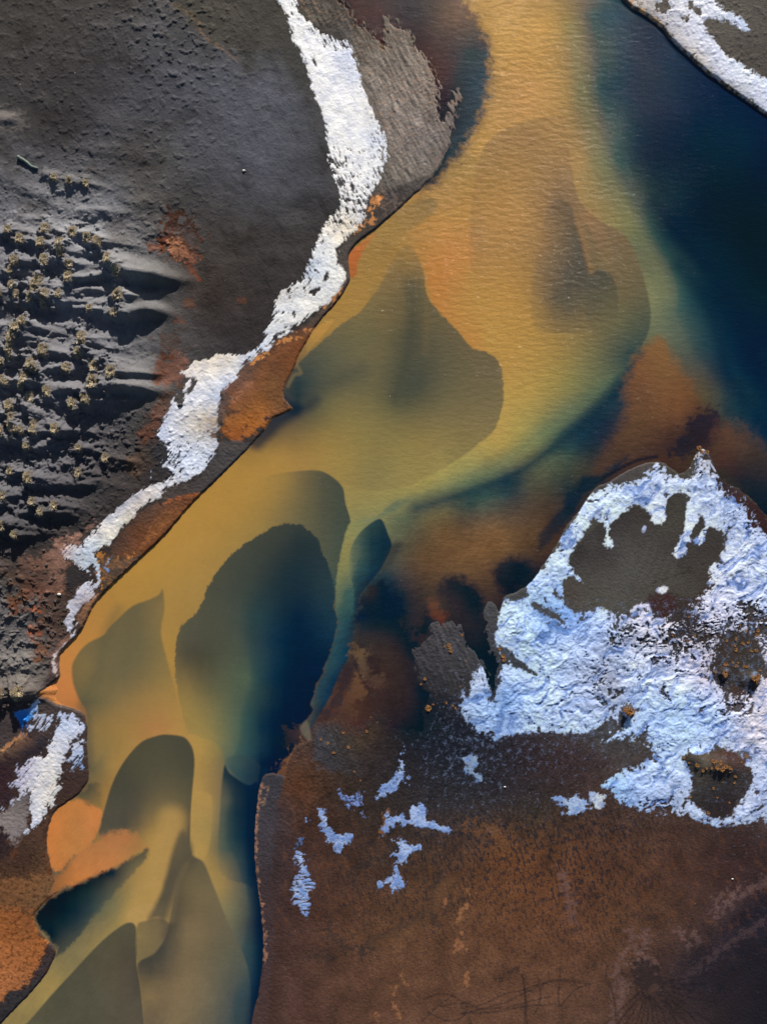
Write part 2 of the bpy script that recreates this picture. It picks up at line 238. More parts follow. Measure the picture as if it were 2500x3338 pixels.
# pale current along the dark lobe and the blue pool beside it
PC = P('H', (575,165),(700,140),(800,60),(900,40),(800,110),(720,150),(650,195),(600,260),(575,330),(580,450),(605,560),(590,680),(580,800),(555,900),(505,1000),(455,1120),(400,1210),(350,1300),(320,1330),(305,1270),(330,1240),(370,1185),(355,1150),(375,1100),(390,1040),(425,985),(430,950),(460,880),(480,812),(492,760),(502,700),(483,625),(490,590),(492,480),(515,330),(540,240))
paint(wat, PC, P('H', (600,180,(130,132,82),1),(560,260,(132,126,74),1),(540,380,(126,122,72),1),(510,500,(110,116,74),1),(520,600,(78,96,74),1),(550,520,(66,88,74),1),(530,700,(48,76,74),1),(560,800,(24,56,66),1),(500,850,(36,66,72),1),(450,950,(52,74,72),1),(480,1000,(20,52,66),1),(420,1100,(20,52,66),1),(370,1160,(64,70,62),1),(400,1200,(10,40,56),1),(330,1270,(72,66,56),1),(345,1300,(16,42,56),1),(800,80,(88,104,78),.7),(900,40,(70,90,72),.2)), soft=4, rag=2, noise='small')
PB = P('H', (722,150),(750,180),(772,240),(790,290),(770,350),(725,430),(655,515),(612,580),(600,650),(585,640),(588,540),(565,450),(560,370),(570,310),(600,250),(650,195))
paint(wat, PB, P('H', (720,170,(38,60,58),1),(770,280,(18,42,52),1),(680,300,(24,52,58),1),(700,420,(16,44,54),1),(590,330,(70,92,74),.7),(600,420,(58,84,74),.8),(570,400,(95,108,76),.3),(630,480,(26,56,64),1),(590,620,(18,48,60),.7)), soft=3)
paint(wat, P('H', (790,290),(850,280),(840,330),(780,400),(720,460),(740,400)), P('H', (800,300,(34,40,42),.9),(840,310,(50,48,42),.5),(740,430,(50,50,44),.6)), soft=14)
# dark hollows in the brown shallows
paint(wat, P('M', (590,60),(620,10),(700,-10),(760,20),(820,90),(850,180),(870,290),(920,360),(960,440),(920,560),(1000,700),(1060,760),(1100,850),(1000,980),(900,980),(800,800),(700,560),(600,420),(500,440),(520,260),(560,130)),
  P('M', (640,60,(40,34,34),1),(700,60,(16,28,42),1),(560,240,(8,28,46),1),(700,200,(8,26,42),1),(820,250,(10,26,40),1),(640,330,(34,34,38),.8),(620,480,(66,52,38),.3),(900,450,(16,24,36),1),(800,420,(34,30,32),.8),(760,550,(54,42,34),.3),(900,600,(32,28,32),.7),(820,720,(56,40,32),.3),(960,700,(14,22,34),1),(1050,820,(10,20,34),1),(920,920,(18,22,32),.9),(850,850,(44,32,30),.5)), soft=24, rag=16)
paint(wat, P('M', (1000,170),(1030,160),(1060,230),(1110,270),(1060,290),(1000,360),(940,340),(980,280)), P('M', (1030,200,(30,30,36),.9),(1000,320,(16,24,34),1)), soft=12, rag=10)
paint(wat, P('M', (1090,20),(1180,-40),(1280,-20),(1360,60),(1400,130),(1400,300),(1430,440),(1500,560),(1480,640),(1440,600),(1380,480),(1250,280),(1200,200),(1150,160),(1110,120)),
  P('M', (1150,30,(30,30,36),.95),(1250,60,(24,28,36),1),(1330,150,(12,22,34),1),(1250,220,(38,34,36),.7),(1200,140,(40,34,36),.8),(1350,350,(34,30,34),.8),(1380,440,(14,20,30),1),(1460,560,(8,18,32),1)), soft=26, rag=12)
paint(wat, P('H', (1330,420),(1380,370),(1450,355),(1510,375),(1540,420),(1510,500),(1480,540),(1500,590),(1400,560),(1350,500)), P('H', (1380,400,(22,26,34),.9),(1480,400,(16,24,36),1),(1450,520,(10,18,30),1)), soft=24, rag=10)
paint(wat, P('M', (1020,160),(1080,110),(1120,180),(1150,240),(1130,275),(1080,270)), P('M', (1100,170,(96,60,38),.6),(1120,250,(84,38,24),.9)), soft=14, rag=10)
paint(wat, P('M', (500,470),(530,430),(600,480),(640,600),(740,650),(700,700),(620,700),(560,600)), P('M', (540,470,(92,70,46),.9),(600,560,(84,66,48),.9),(680,680,(72,52,40),.7)), soft=16, rag=14)
paint(wat, P('M', (540,600),(590,650),(600,740),(540,820),(520,940),(400,930),(420,820),(500,700)), P('M', (560,660,(100,70,44),.8),(500,780,(92,64,42),.6),(440,880,(64,46,38),.6)), soft=12, rag=14)
paint(wat, P('M', (455,560),(520,560),(480,720),(400,860),(300,920),(340,820),(420,680)), P('M', (480,600,(44,34,36),.8),(400,800,(42,34,36),.8)), soft=14, rag=14)
stroke(wat, P('M', (510,490),(560,610),(610,700),(640,740)), 6, (26,24,30), .7, soft=6, taper=True)
paint(wat, P('M', (60,1000),(120,970),(200,1000),(200,1060),(120,1100),(60,1060)), P('M', (130,1010,(62,46,40),.8),(80,1040,(40,34,36),.6)), soft=10, rag=18)
paint(wat, P('M', (150,1100),(240,1060),(280,1160),(330,1250),(250,1290),(120,1300),(40,1340),(0,1400),(-20,1300),(60,1200)), P('M', (180,1120,(112,82,52),1),(180,1200,(108,76,46),1),(60,1260,(98,66,42),1),(280,1240,(72,48,36),.9),(0,1350,(80,54,38),1)), soft=8, rag=16)
paint(wat, P('M', (195,935),(215,940),(240,1050),(210,1060),(160,985)), P('M', (190,980,(92,84,68),.9)), soft=5)
# small navy lobe near the eastern edge
paint(wat, P('O', (1640,760),(1657,750),(1720,760),(1700,840),(1655,800)), P('O', (1660,780,(5,32,48),.8)), soft=8)
stroke(wat, P('F', (1180,110),(1260,200),(1340,330),(1400,500),(1440,680),(1540,840),(1657,960)), 22, (4,34,50), .55, soft=26)
stroke(wat, P('C', (1040,1100),(1120,1200),(1230,1330),(1330,1430)), 20, (3,24,46), .6, soft=26)
# rusty shallows east
paint(wat, P('F', (1010,530),(1060,500),(1110,530),(1200,690),(1240,740),(1290,850),(1390,900),(1400,1000),(1300,1080),(1100,1130),(900,1200),(780,1240),(690,1280),(750,1150),(860,1000),(900,880),(880,780),(930,640)),
  P('F', (1060,560,(124,88,48),.9),(980,640,(118,80,44),.9),(1100,680,(118,84,46),.9),(950,750,(104,70,42),.9),(1160,760,(112,76,44),.9),(1200,850,(108,70,40),.9),(1000,900,(96,66,40),.9),(1150,900,(102,68,40),.9),(950,1000,(84,60,38),.9),(1120,1000,(70,46,34),.9),(1300,930,(50,34,32),.8),(1250,1040,(36,28,32),.9),(850,1130,(70,50,36),.8),(1000,1120,(64,44,34),.9)), soft=26, rag=9)
paint(wat, P('F', (1230,960),(1280,900),(1400,880),(1410,980),(1370,1100),(1250,1130),(1120,1120),(1180,1050)), P('F', (1340,960,(34,28,36),.9),(1200,1080,(28,26,34),.9),(1300,1080,(40,28,30),.9)), soft=14, rag=20)
paint(wat, P('F', (1400,980),(1500,980),(1657,1080),(1800,1200),(1800,1500),(1620,1450),(1480,1280),(1350,1150)), P('F', (1450,1050,(82,56,40),.9),(1550,1150,(56,44,36),.9),(1420,1180,(62,36,30),.9),(1500,1250,(30,26,34),.9),(1620,1350,(22,24,36),.9)), soft=40, rag=12)
paint(wat, P('F', (660,1250),(760,1240),(830,1180),(900,1140),(860,1200),(740,1290),(660,1360),(620,1440),(560,1520),(420,1657),(440,1550),(540,1420),(600,1330)), P('F', (700,1290,(20,32,44),.9),(600,1400,(18,30,44),.95),(500,1520,(26,30,38),.8)), soft=12, rag=6)
stroke(wat, P('F', (760,1265),(860,1205),(960,1160),(1060,1140)), 5, (16,20,30), .9, soft=5)
stroke(wat, P('F', (250,1310),(380,1270),(470,1200),(500,1180),(590,1190)), 2, (24,26,28), .35, soft=3)
stroke(wat, P('F', (470,1140),(470,1180),(520,1250)), 2, (24,26,28), .3, soft=3)
# southern lobes
paint(wat, P('G', (880,530),(860,560),(800,590),(720,620),(650,680),(590,740),(560,780),(480,820),(430,870),(395,930),(390,980),(400,1050),(430,1130),(470,1200),(480,1350),(500,1500),(640,1300),(800,1250),(960,1280),(970,1200),(940,1050),(900,900),(870,760),(890,640)),
  P('G', (870,560,(112,98,60),1),(870,640,(118,104,62),.8),(760,640,(98,92,60),1),(650,720,(104,94,60),1),(750,800,(100,94,62),1),(840,850,(108,100,62),.9),(600,800,(104,95,60),1),(450,880,(112,99,60),1),(400,960,(118,101,58),1),(480,950,(118,104,62),1),(560,950,(108,98,62),1),(700,1000,(104,96,62),1),(850,1020,(120,108,64),.8),(480,1080,(108,98,60),1),(460,1160,(88,84,58),1),(560,1150,(108,100,62),1),(500,1280,(128,110,62),.8),(700,1200,(140,116,68),.7),(900,1180,(145,120,68),.3),(600,1350,(150,118,66),.2),(940,1260,(150,120,66),0)), soft=5)
stroke(wat, P('G', (640,640),(580,760),(540,960),(490,1050),(450,1130)), 14, (84,84,60), .35, soft=22)
P6 = P('J', (850,100),(900,93),(985,103),(1020,130),(1045,180),(1052,260),(1040,400),(1032,520),(1030,640),(1030,690),(1040,745),(1000,800),(940,870),(880,900),(780,800),(780,720),(640,740),(540,640),(545,580),(570,480),(600,380),(640,290),(700,200),(770,130))
paint(wat, P6, P('J', (900,110,(72,72,52),1),(1000,140,(70,70,52),1),(750,200,(76,74,52),1),(850,250,(78,76,54),1),(1030,300,(72,72,52),1),(650,350,(68,68,50),1),(750,400,(74,72,54),1),(900,420,(98,90,60),1),(1000,450,(92,86,58),1),(600,500,(76,74,56),1),(750,550,(86,80,58),1),(900,560,(132,114,66),.9),(1010,600,(84,78,56),1),(560,620,(80,76,58),1),(700,620,(82,76,56),1),(850,680,(150,126,68),.3),(980,720,(88,80,56),1),(800,760,(150,126,70),0),(930,820,(110,98,62),.9),(1000,780,(84,78,58),1)), soft=4)
stroke(wat, P('J', (930,560),(900,700),(850,850),(790,980),(740,1090)), 42, (166,136,76), .9, soft=30)
paint(wat, P('J', (690,1085),(710,1040),(800,1000),(850,1040),(810,1095),(770,1125),(735,1138),(705,1125)), P('J', (740,1090,(168,138,80),1)), soft=4)
# orange pond and plume
paint(wat, P('J', (370,455),(440,440),(500,470),(545,500),(550,560),(520,640),(480,700),(400,745),(370,780),(340,820),(290,830),(262,740),(255,620),(280,540),(305,500)), P('J', (420,470,(178,118,60),1),(500,560,(192,122,66),1),(400,580,(170,116,62),1),(300,600,(192,118,58),1),(350,700,(176,116,60),1),(290,780,(180,112,58),1),(420,700,(172,116,62),1)), soft=5, rag=4)
paint(wat, P('J', (430,400),(520,350),(545,420),(540,480),(480,465),(420,430)), P('J', (480,400,(66,68,52),.9),(530,440,(110,96,56),.5)), soft=12, rag=8)
paint(wat, P('J', (520,660),(580,630),(680,615),(750,640),(780,680),(795,712),(740,740),(650,800),(560,840),(450,890),(380,920),(350,925),(290,990),(240,1010),(200,1050),(160,1000),(260,880),(340,830),(380,770),(450,720)),
  P('J', (560,670,(168,112,64),.8),(680,640,(172,114,66),.9),(750,690,(160,116,66),.7),(600,760,(178,118,66),1),(480,800,(182,118,64),1),(420,860,(184,116,60),1),(370,900,(176,110,56),1),(330,850,(140,92,52),1),(280,960,(130,90,52),.9),(230,1010,(96,76,50),.9)), soft=12, rag=7, noise='edge')
paint(wat, P('J', (795,715),(760,725),(650,800),(560,840),(450,890),(380,925),(345,930),(260,990),(190,1070),(200,1120),(260,1190),(305,1250),(300,1300),(400,1220),(520,1060),(640,930),(760,800),(800,740)),
  P('J', (770,750,(70,74,56),.9),(650,830,(34,44,48),1),(560,880,(10,24,34),1),(430,920,(10,20,28),1),(350,960,(10,18,26),1),(300,1050,(12,18,26),1),(250,1080,(18,26,32),1),(400,1060,(10,32,44),1),(300,1200,(10,26,38),1),(350,1200,(26,46,50),.8),(480,1030,(34,52,54),.8),(600,950,(60,70,60),.6),(720,840,(80,84,62),.5),(310,1270,(36,48,48),.8)), soft=8, rag=5)
paint(wat, P('J', (690,1110),(735,1130),(745,1250),(740,1330),(760,1450),(780,1657),(790,1800),(0,1800),(150,1650),(280,1500),(400,1370),(520,1240),(610,1160)),
  P('J', (690,1130,(82,78,56),1),(600,1200,(80,76,54),1),(700,1250,(74,70,52),1),(500,1320,(76,72,52),1),(650,1400,(86,78,58),1),(400,1450,(74,72,54),1),(720,1400,(72,66,52),1),(550,1500,(82,78,58),1),(300,1550,(76,74,54),1),(700,1600,(82,76,58),1),(400,1650,(78,76,56),1),(180,1650,(84,80,58),1)), soft=4)
paint(wat, P('J', (738,1135),(790,1100),(860,1085),(910,1110),(945,1150),(910,1215),(870,1250),(850,1290),(800,1345),(745,1345)), P('J', (760,1170,(118,104,64),.9),(860,1120,(98,88,62),.9),(800,1300,(100,92,62),.8),(880,1170,(96,86,62),.9)), soft=5)
paint(wat, P('J', (1040,745),(1080,765),(1110,800),(1150,900),(1190,1000),(1230,1100),(1300,1250),(1350,1400),(1350,1657),(1330,1850),(790,1850),(780,1657),(760,1450),(745,1330),(830,1280),(890,1200),(915,1120),(930,1040),(945,950),(965,865),(1003,795)),
  P('J', (1050,770,(92,86,60),1),(1080,850,(100,92,62),1),(1030,900,(104,94,62),1),(970,1000,(84,76,54),1),(1100,1000,(112,100,66),1),(1150,1080,(104,94,66),1),(930,1130,(74,70,54),1),(1020,1150,(122,106,70),1),(880,1250,(66,64,52),1),(1000,1280,(112,98,66),1),(1150,1250,(98,90,64),1),(800,1400,(78,72,54),1),(900,1350,(86,78,58),1),(980,1450,(122,104,70),1),(1150,1500,(100,94,70),.9),(1250,1300,(88,88,68),.8),(1300,1500,(60,74,70),.8),(820,1600,(98,86,62),1),(950,1650,(118,102,70),1),(1250,1650,(64,76,70),.7),(780,1500,(120,102,64),.8)), soft=5)
stroke(wat, P('J', (1050,770),(980,850),(950,950),(930,1060),(900,1180)), 12, (70,66,52), .5, soft=18)
paint(wat, P('J', (940,850),(1000,790),(1020,800),(980,870),(950,960),(900,1100),(860,1090),(880,950),(900,880)), P('J', (980,830,(82,76,54),.9),(930,950,(78,72,54),.8),(880,1080,(82,76,56),.4)), soft=12)
paint(wat, P('J', (1030,690),(1035,560),(1045,420),(1060,400),(1140,420),(1145,560),(1130,700),(1105,765),(1080,765),(1045,745)), P('J', (1080,450,(166,136,74),.9),(1080,700,(166,138,76),1),(1120,600,(150,130,74),.8),(1130,740,(160,134,74),.8)), soft=6)
paint(wat, P('J', (1215,255),(1240,300),(1310,350),(1390,370),(1400,300),(1450,280),(1380,600),(1370,900),(1330,900),(1200,850),(1180,700),(1190,500),(1200,350)),
  P('J', (1230,300,(22,46,54),1),(1300,380,(10,38,52),1),(1250,500,(34,56,58),.9),(1200,450,(70,82,66),.6),(1320,500,(6,34,52),1),(1350,700,(4,34,54),1),(1280,650,(24,52,60),.9),(1220,650,(62,78,68),.6),(1300,850,(22,54,64),.5),(1210,800,(80,92,72),.2)), soft=5)
paint(wat, P('J', (1220,255),(1225,220),(1300,200),(1400,250),(1390,330),(1345,365),(1290,330),(1245,290)), P('J', (1250,250,(76,92,76),.8),(1300,300,(48,72,72),.8),(1380,290,(26,46,58),.8)), soft=8)
stroke(wat, P('J', (1400,420),(1385,560),(1378,750),(1395,930),(1415,1100),(1420,1300),(1400,1480),(1375,1657),(1370,1800)), 22, (3,26,46), .85, soft=22)
stroke(wat, P('C', (0,760),(50,640),(95,480),(120,330)), 2, (30,40,44), .0)
# darker rim of water colour along the western bank
for a_, wd_, al_ in ((P('E', (262,885),(320,880),(380,840)), 16, .5), (P('E', (262,890),(170,950),(110,1010),(60,1060)), 26, .75), (P('B', (1343-800, 1200), (900,1070)), 1, 0)):
    if al_: stroke(wat, a_, wd_, (14,34,48), al_, soft=18)
stroke(wat, P('H', (0,0),(1,1)), 1, (0,0,0), 0)
for b in (P('Q', (740,700),(790,850),(800,1000),(815,1250)),): stroke(wat, b, 14, (74,76,58), .5, soft=16)
stroke(wat, P('E', (230,760),(262,700),(300,690),(280,650)), 5, (150,128,70), .35, soft=6)
# lagoon of orange silt upstream of the western lobe
paint(wat, P('B', (555,1390),(575,1350),(640,1300),(720,1250),(680,1290),(640,1350),(610,1420),(600,1480),(570,1500),(560,1450)), P('B', (590,1380,(176,98,48),1),(680,1270,(168,108,54),.9),(600,1460,(160,96,48),1)), soft=4, rag=3)
paint(wat, P('E', (365,465),(420,420),(480,400),(430,470),(400,510),(350,560),(335,580),(330,530)), P('E', (380,490,(176,134,66),.9),(345,560,(150,122,64),.7)), soft=5)
paint(wat, P('J', (1035,680),(1040,745),(1005,785),(965,850),(935,950),(905,1050),(885,1110),(860,1085),(800,1095),(830,1030),(880,930),(905,830),(940,700),(985,610)), P('J', (1000,690,(88,82,58),.9),(930,850,(82,76,56),1),(880,1000,(84,78,56),1),(860,1070,(92,84,60),.9)), soft=12)
stroke(wat, P('J', (1010,800),(965,900),(945,1010),(930,1100)), 8, (112,100,66), .5, soft=12)
stroke(wat, P('O', (885,610),(890,690),(878,780),(850,860)), 10, (66,68,52), .6, soft=26)
stroke(wat, P('O', (640,850),(700,835),(780,800)), 16, (58,66,56), .5, soft=44)
# silt mottling of the water itself
wat *= (1+0.06*N_mid+0.045*N_small+0.03*N_fine)[..., None]
wat *= 1.07*np.stack([1.03+0*riv, 1+0*riv, 1.08+.10*sstep(.30, .16, wat[..., 0])], -1)
brn = sstep(0.0, 1.0, rbf(P('O', (1000,1150,[1.0]),(1200,1150,[1.0]),(1400,900,[.7]),(1500,1000,[1.]),(900,1450,[1.3]),(760,1500,[1.3]),(1100,1300,[1.2]),(600,1200,[0.]),(1200,800,[0.]),(1100,500,[0.]),(1600,600,[0.]),(500,1600,[0.]),(400,1900,[0.]),(800,1000,[0.]),(1000,130,[1.]),(1000,300,[.8]),(1150,200,[0.]),(1550,1000,[1.]),(160,1800,[.45]),(200,1900,[.5]),(100,1480,[.1]),(240,1700,[.1])))[..., 0])
wat *= 1+brn[..., None]*np.array([.06, .15, .12], np.float32)
wat *= (1+brn*(0.16*N_dl+0.15*N_edge+.16*N_mid+.08*N_fine))[..., None]
dm = sstep(.0, .025, wat[..., 2]-wat[..., 0])[..., None]
gk = (.84+.18*sstep(1150, 800, GY))[..., None]
wat = wat*(1-dm)+wat*dm*np.concatenate([.68+0*gk, gk, .92+0*gk], -1)
dp = sstep(.045, .012, wat.max(-1))[..., None]
wat = wat*(1-dp*dm)+wat*dp*dm*np.array([.3, 1.35, .95], np.float32)
wat = np.clip(wat, 0.0015, .9)
# ------------------------------------------------------------------ soil colours
lb = P('O', (40,60,(62,59,56)),(150,40,(66,62,60)),(300,60,(74,73,74)),(420,90,(78,78,80)),(560,60,(76,72,64)),(640,60,(72,68,62)),(60,180,(62,60,60)),(200,210,(56,54,56)),(330,180,(70,71,77)),(450,200,(76,78,86)),(560,200,(84,86,94)),(620,200,(76,76,80)),(690,300,(60,60,60)),(680,420,(56,56,60)),
 (60,290,(56,54,54)),(150,300,(50,48,50)),(230,290,(74,74,78)),(280,330,(58,55,54)),(360,340,(80,80,80)),(450,330,(78,79,86)),(560,320,(80,82,90)),(630,300,(70,72,78)),(60,380,(88,88,92)),(120,410,(98,98,100)),(200,400,(84,84,86)),(240,430,(92,93,98)),(300,430,(70,68,66)),(400,430,(64,62,62)),(500,450,(64,62,62)),(600,420,(62,62,66)),(650,480,(62,60,60)),
 (500,520,(60,56,54)),(580,560,(58,55,54)),(520,620,(58,52,50)),(450,680,(58,52,50)),(560,640,(56,52,52)),(480,740,(56,52,54)),(420,620,(66,58,54)),
 (100,560,(84,84,88)),(250,600,(92,92,94)),(350,610,(92,92,92)),(100,750,(80,80,84)),(250,750,(78,79,84)),(320,830,(96,96,98)),(60,850,(84,84,88)),(150,950,(72,72,78)),(250,900,(66,66,70)),(330,900,(60,58,58)),
 (100,1050,(70,70,76)),(250,1040,(58,55,56)),(320,1020,(56,52,52)),(200,1100,(58,56,58)),(60,1160,(54,54,58)),(40,1220,(60,54,52)),(100,1250,(70,58,52)),(60,1300,(78,76,78)),(60,1380,(84,82,84)),(50,1450,(96,94,92)),(120,1350,(64,52,48)),
 (760,60,(80,76,72)),(800,150,(112,106,100)),(740,250,(92,88,86)),(880,200,(128,120,114)),(900,300,(118,112,110)),(870,380,(112,106,100)),(800,420,(74,72,72)),(850,450,(66,62,62)),(950,180,(108,100,94)),(960,260,(100,94,92)),(720,150,(72,72,70)),(790,500,(60,54,52)),
 (20,1550,(66,52,52)),(40,1620,(52,42,46)),(60,1900,(110,68,38)),(60,1800,(66,48,38)),(30,2100,(60,50,48)),(1600,60,(92,88,84)),(1640,120,(78,74,70)),
 (940,1440,(58,58,64)),(980,1400,(70,70,76)),(1000,1480,(56,56,60)),(720,1580,(62,58,60)),(760,1620,(60,52,48)),(800,1650,(52,46,44)),(860,1600,(30,32,40)),(950,1580,(26,30,38)),(1000,1600,(34,34,42)),(1080,1620,(50,42,44)),(900,1650,(48,44,46)),
 (590,1760,(60,56,64)),(640,1700,(88,56,36)),(640,1780,(66,46,40)),(720,1720,(58,44,38)),(800,1760,(54,44,38)),(700,1850,(70,48,40)),(620,1900,(60,46,46)),(600,2000,(66,48,46)),(580,2150,(70,50,46)),(700,1980,(76,52,42)),(800,1900,(72,52,42)),(900,1850,(66,50,40)),(850,2000,(90,64,46)),(800,2120,(90,64,50)),(950,2100,(96,68,52)),(1000,1980,(92,64,46)),
 (930,1720,(52,48,50)),(1000,1720,(56,52,56)),(1080,1700,(50,48,50)),(1050,1800,(70,54,46)),(1150,1650,(58,46,46)),(1200,1700,(56,48,46)),(1250,1640,(66,52,52)),(1150,1760,(56,50,42)),(1080,1830,(98,64,40)),(1200,1850,(92,60,40)),(1120,1950,(94,62,42)),(1250,1950,(94,62,44)),(1350,1850,(82,56,42)),(1350,2000,(86,60,44)),(1450,1850,(72,50,42)),(1550,1850,(60,42,40)),(1640,1830,(54,38,38)),(1450,1980,(76,54,44)),(1560,1950,(58,44,44)),(1640,2000,(34,30,40)),
 (1200,2100,(94,66,50)),(1350,2120,(80,58,48)),(1450,2080,(58,44,44)),(1500,2080,(48,40,44)),(1560,2080,(44,36,42)),(1640,2080,(28,26,36)),(1600,2160,(38,32,40)),(1450,2180,(60,46,44)),(1100,2200,(92,66,52)),(1640,2200,(30,28,38)),
 (1300,1200,(78,76,72)),(1400,1250,(80,78,74)),(1500,1200,(72,70,66)),(1350,1050,(72,70,68)),(1500,1300,(58,46,44)),(1600,1350,(58,52,50)),(1600,1440,(60,50,44)),(1560,1680,(62,56,52)),(1650,1600,(110,104,108)),(1450,1350,(52,48,50)),(1250,1420,(74,78,84)),(1300,1600,(70,70,74)),(1100,1500,(44,50,60)))
land = rbf([(q[0], q[1], lin(q[2])) for q in lb])
land *= .90
def T(poly, cols, **k):
    paint(land, poly, [(q[0], q[1], tuple((v*.88+sum(q[2])/3*.12)*.935 for v in q[2]))+tuple(q[3:]) for q in cols], **k)
# dull brown stains and pale drifts in the grey sand
blot = sstep(.05, .45, fbm(150, 5, 61, gain=.6)); mleft = (GX < 1150)*(1-sstep(700, 1500, GY))
land *= (1-.34*blot*mleft)[..., None]*np.array([1.04, 1.0, .95], np.float32)**(blot*mleft)[..., None]
drift = sstep(.0, .5, fbm(60, 4, 67, ang=20, stretch=2.5))*mleft
land *= (1+.38*drift)[..., None]
T(P('A', (1030,-60),(940,30),(1000,80),(1060,160),(1180,240),(1290,320),(1310,380),(1380,400),(1500,330),(1560,420),(1640,560),(1700,300),(1500,-60)), P('A', (1100,100,(76,72,62)),(1300,150,(74,70,62)),(1500,250,(70,68,62)),(1600,500,(62,62,60))), soft=10, rag=14, alpha=.8)
stroke(land, P('A', (940,30),(1060,110),(1090,180),(1180,250),(1290,330)), 4, (132,104,74), .45, rag=9, soft=4)
T(P('A', (-50,600),(60,600),(140,640),(145,690),(60,710),(-50,690)), P('A', (60,650,(104,98,94))), soft=14, rag=8)
# graded sand flat inside the ice bend
for i in range(9):
    o = i*26
    stroke(land, P('A', (1400+o*.6,330-i*6),(1500+o*.5,520),(1530+o*.4,700),(1500+o*.4,900),(1420+o*.6,1080)), 6, (92,94,102) if i % 2 else (58,56,58), .22, rag=10, noise='mid', soft=12)
# rusty mats
T(P('A', (930,1150),(1000,1180),(1050,1230),(1090,1240),(1095,1300),(1060,1330),(1080,1380),(1050,1440),(980,1420),(920,1390),(880,1340),(870,1260),(900,1200)), P('A', (980,1190,(64,36,24)),(900,1280,(76,38,22)),(950,1320,(110,66,44)),(1000,1400,(80,44,28)),(1050,1390,(104,64,48)),(1060,1260,(66,38,26)),(960,1250,(66,44,36))), soft=8, rag=26)
T(P('A', (915,1330),(940,1280),(980,1300),(1010,1340),(1050,1380),(1060,1410),(1000,1400),(950,1380)), P('A', (950,1320,(160,104,72)),(1040,1395,(126,80,60))), soft=6, rag=16, noise='small')
T(P('A', (950,1230),(1020,1240),(1060,1290),(1040,1330),(970,1270)), P('A', (1000,1260,(78,72,70))), soft=8, rag=24, alpha=.8)
stroke(land, P('A', (820,1330),(860,1350)), 10, (110,60,34), .6, rag=10)
stroke(land, P('D', (1030,120),(1060,160),(1075,185)), 7, (120,62,34), .6, rag=8)
for pq in (((1020,310),14),((1300,290),8),((960,400),10),((1140,1470),10)): stroke(land, P('D', pq[0],(pq[0][0]+12,pq[0][1]+8)), pq[1], (108,66,42), .5, rag=10, soft=8)
T(P('D', (900,480),(960,470),(1000,540),(940,620),(870,600)), P('D', (940,520,(72,52,42))), soft=20, rag=24, alpha=.7)
T(P('D', (910,600),(960,585),(1010,610),(1020,650),(985,690),(1000,720),(960,750),(900,760),(860,740),(870,690),(900,650)), P('D', (960,620,(124,86,72)),(910,720,(126,88,74)),(980,700,(118,80,66)),(900,660,(92,58,44))), soft=7, rag=14, noise='small')
T(P('D', (870,590),(920,590),(890,680),(860,740),(835,690),(850,640)), P('D', (870,650,(96,56,38))), soft=10, rag=18, alpha=.8)
T(P('D', (830,850),(880,800),(1000,750),(930,830),(900,920),(850,1010),(845,1050),(780,1060),(750,1010),(800,950)), P('D', (900,820,(88,68,58)),(880,900,(114,82,70)),(830,980,(92,60,48)),(790,1030,(80,52,42))), soft=10, rag=14)
T(P('D', (690,1200),(700,1140),(780,1100),(900,1090),(930,1120),(820,1220),(720,1260)), P('D', (700,1180,(86,62,48)),(800,1160,(66,56,50)),(880,1130,(52,50,52))), soft=10, rag=8, alpha=.8)
T(P('D', (820,1100),(1000,1030),(1060,1090),(1100,1180),(960,1240),(860,1260),(760,1250),(850,1190)), P('D', (900,1150,(46,48,54)),(800,1250,(56,52,54)),(1000,1100,(58,60,68))), soft=10, rag=8)
T(P('U', (-50,1230),(150,1230),(330,1170),(450,1080),(640,1020),(700,960),(560,1120),(540,1260),(440,1330),(240,1330),(520,1330),(500,1460),(250,1500),(120,1600),(60,1500),(180,1420),(0,1380)), P('U', (300,1240,(104,72,58)),(450,1180,(140,104,90)),(550,1100,(140,104,90)),(200,1260,(84,62,54)),(100,1260,(64,56,54)),(430,1410,(126,90,76)),(300,1450,(96,62,48)),(100,1550,(84,54,40)),(350,1380,(72,58,54))), soft=10, rag=20)
T(P('U', (510,1330),(520,1280),(600,1270),(690,1330),(700,1380),(600,1420),(560,1480),(510,1460)), P('U', (580,1340,(50,46,48)),(560,1430,(48,44,48))), soft=8, rag=8)
for q, c, r_ in (((300,1600),(138,76,46),30),((345,1580),(104,58,38),26),((250,1770),(140,78,52),34),((310,1780),(120,66,44),22),((120,1600),(92,56,40),40),((330,1700),(84,58,46),50),((400,1560),(74,56,48),50),((420,1680),(76,58,50),50),((330,1900),(96,64,46),50),((300,1950),(90,58,42),40),((420,1800),(78,60,54),40)):
    T(P('U', (q[0]-r_,q[1]-r_*.7),(q[0]+r_*.5,q[1]-r_),(q[0]+r_,q[1]+r_*.4),(q[0]-r_*.3,q[1]+r_)), P('U', (q[0],q[1],c)), soft=9, rag=16, noise='edge', alpha=.85)
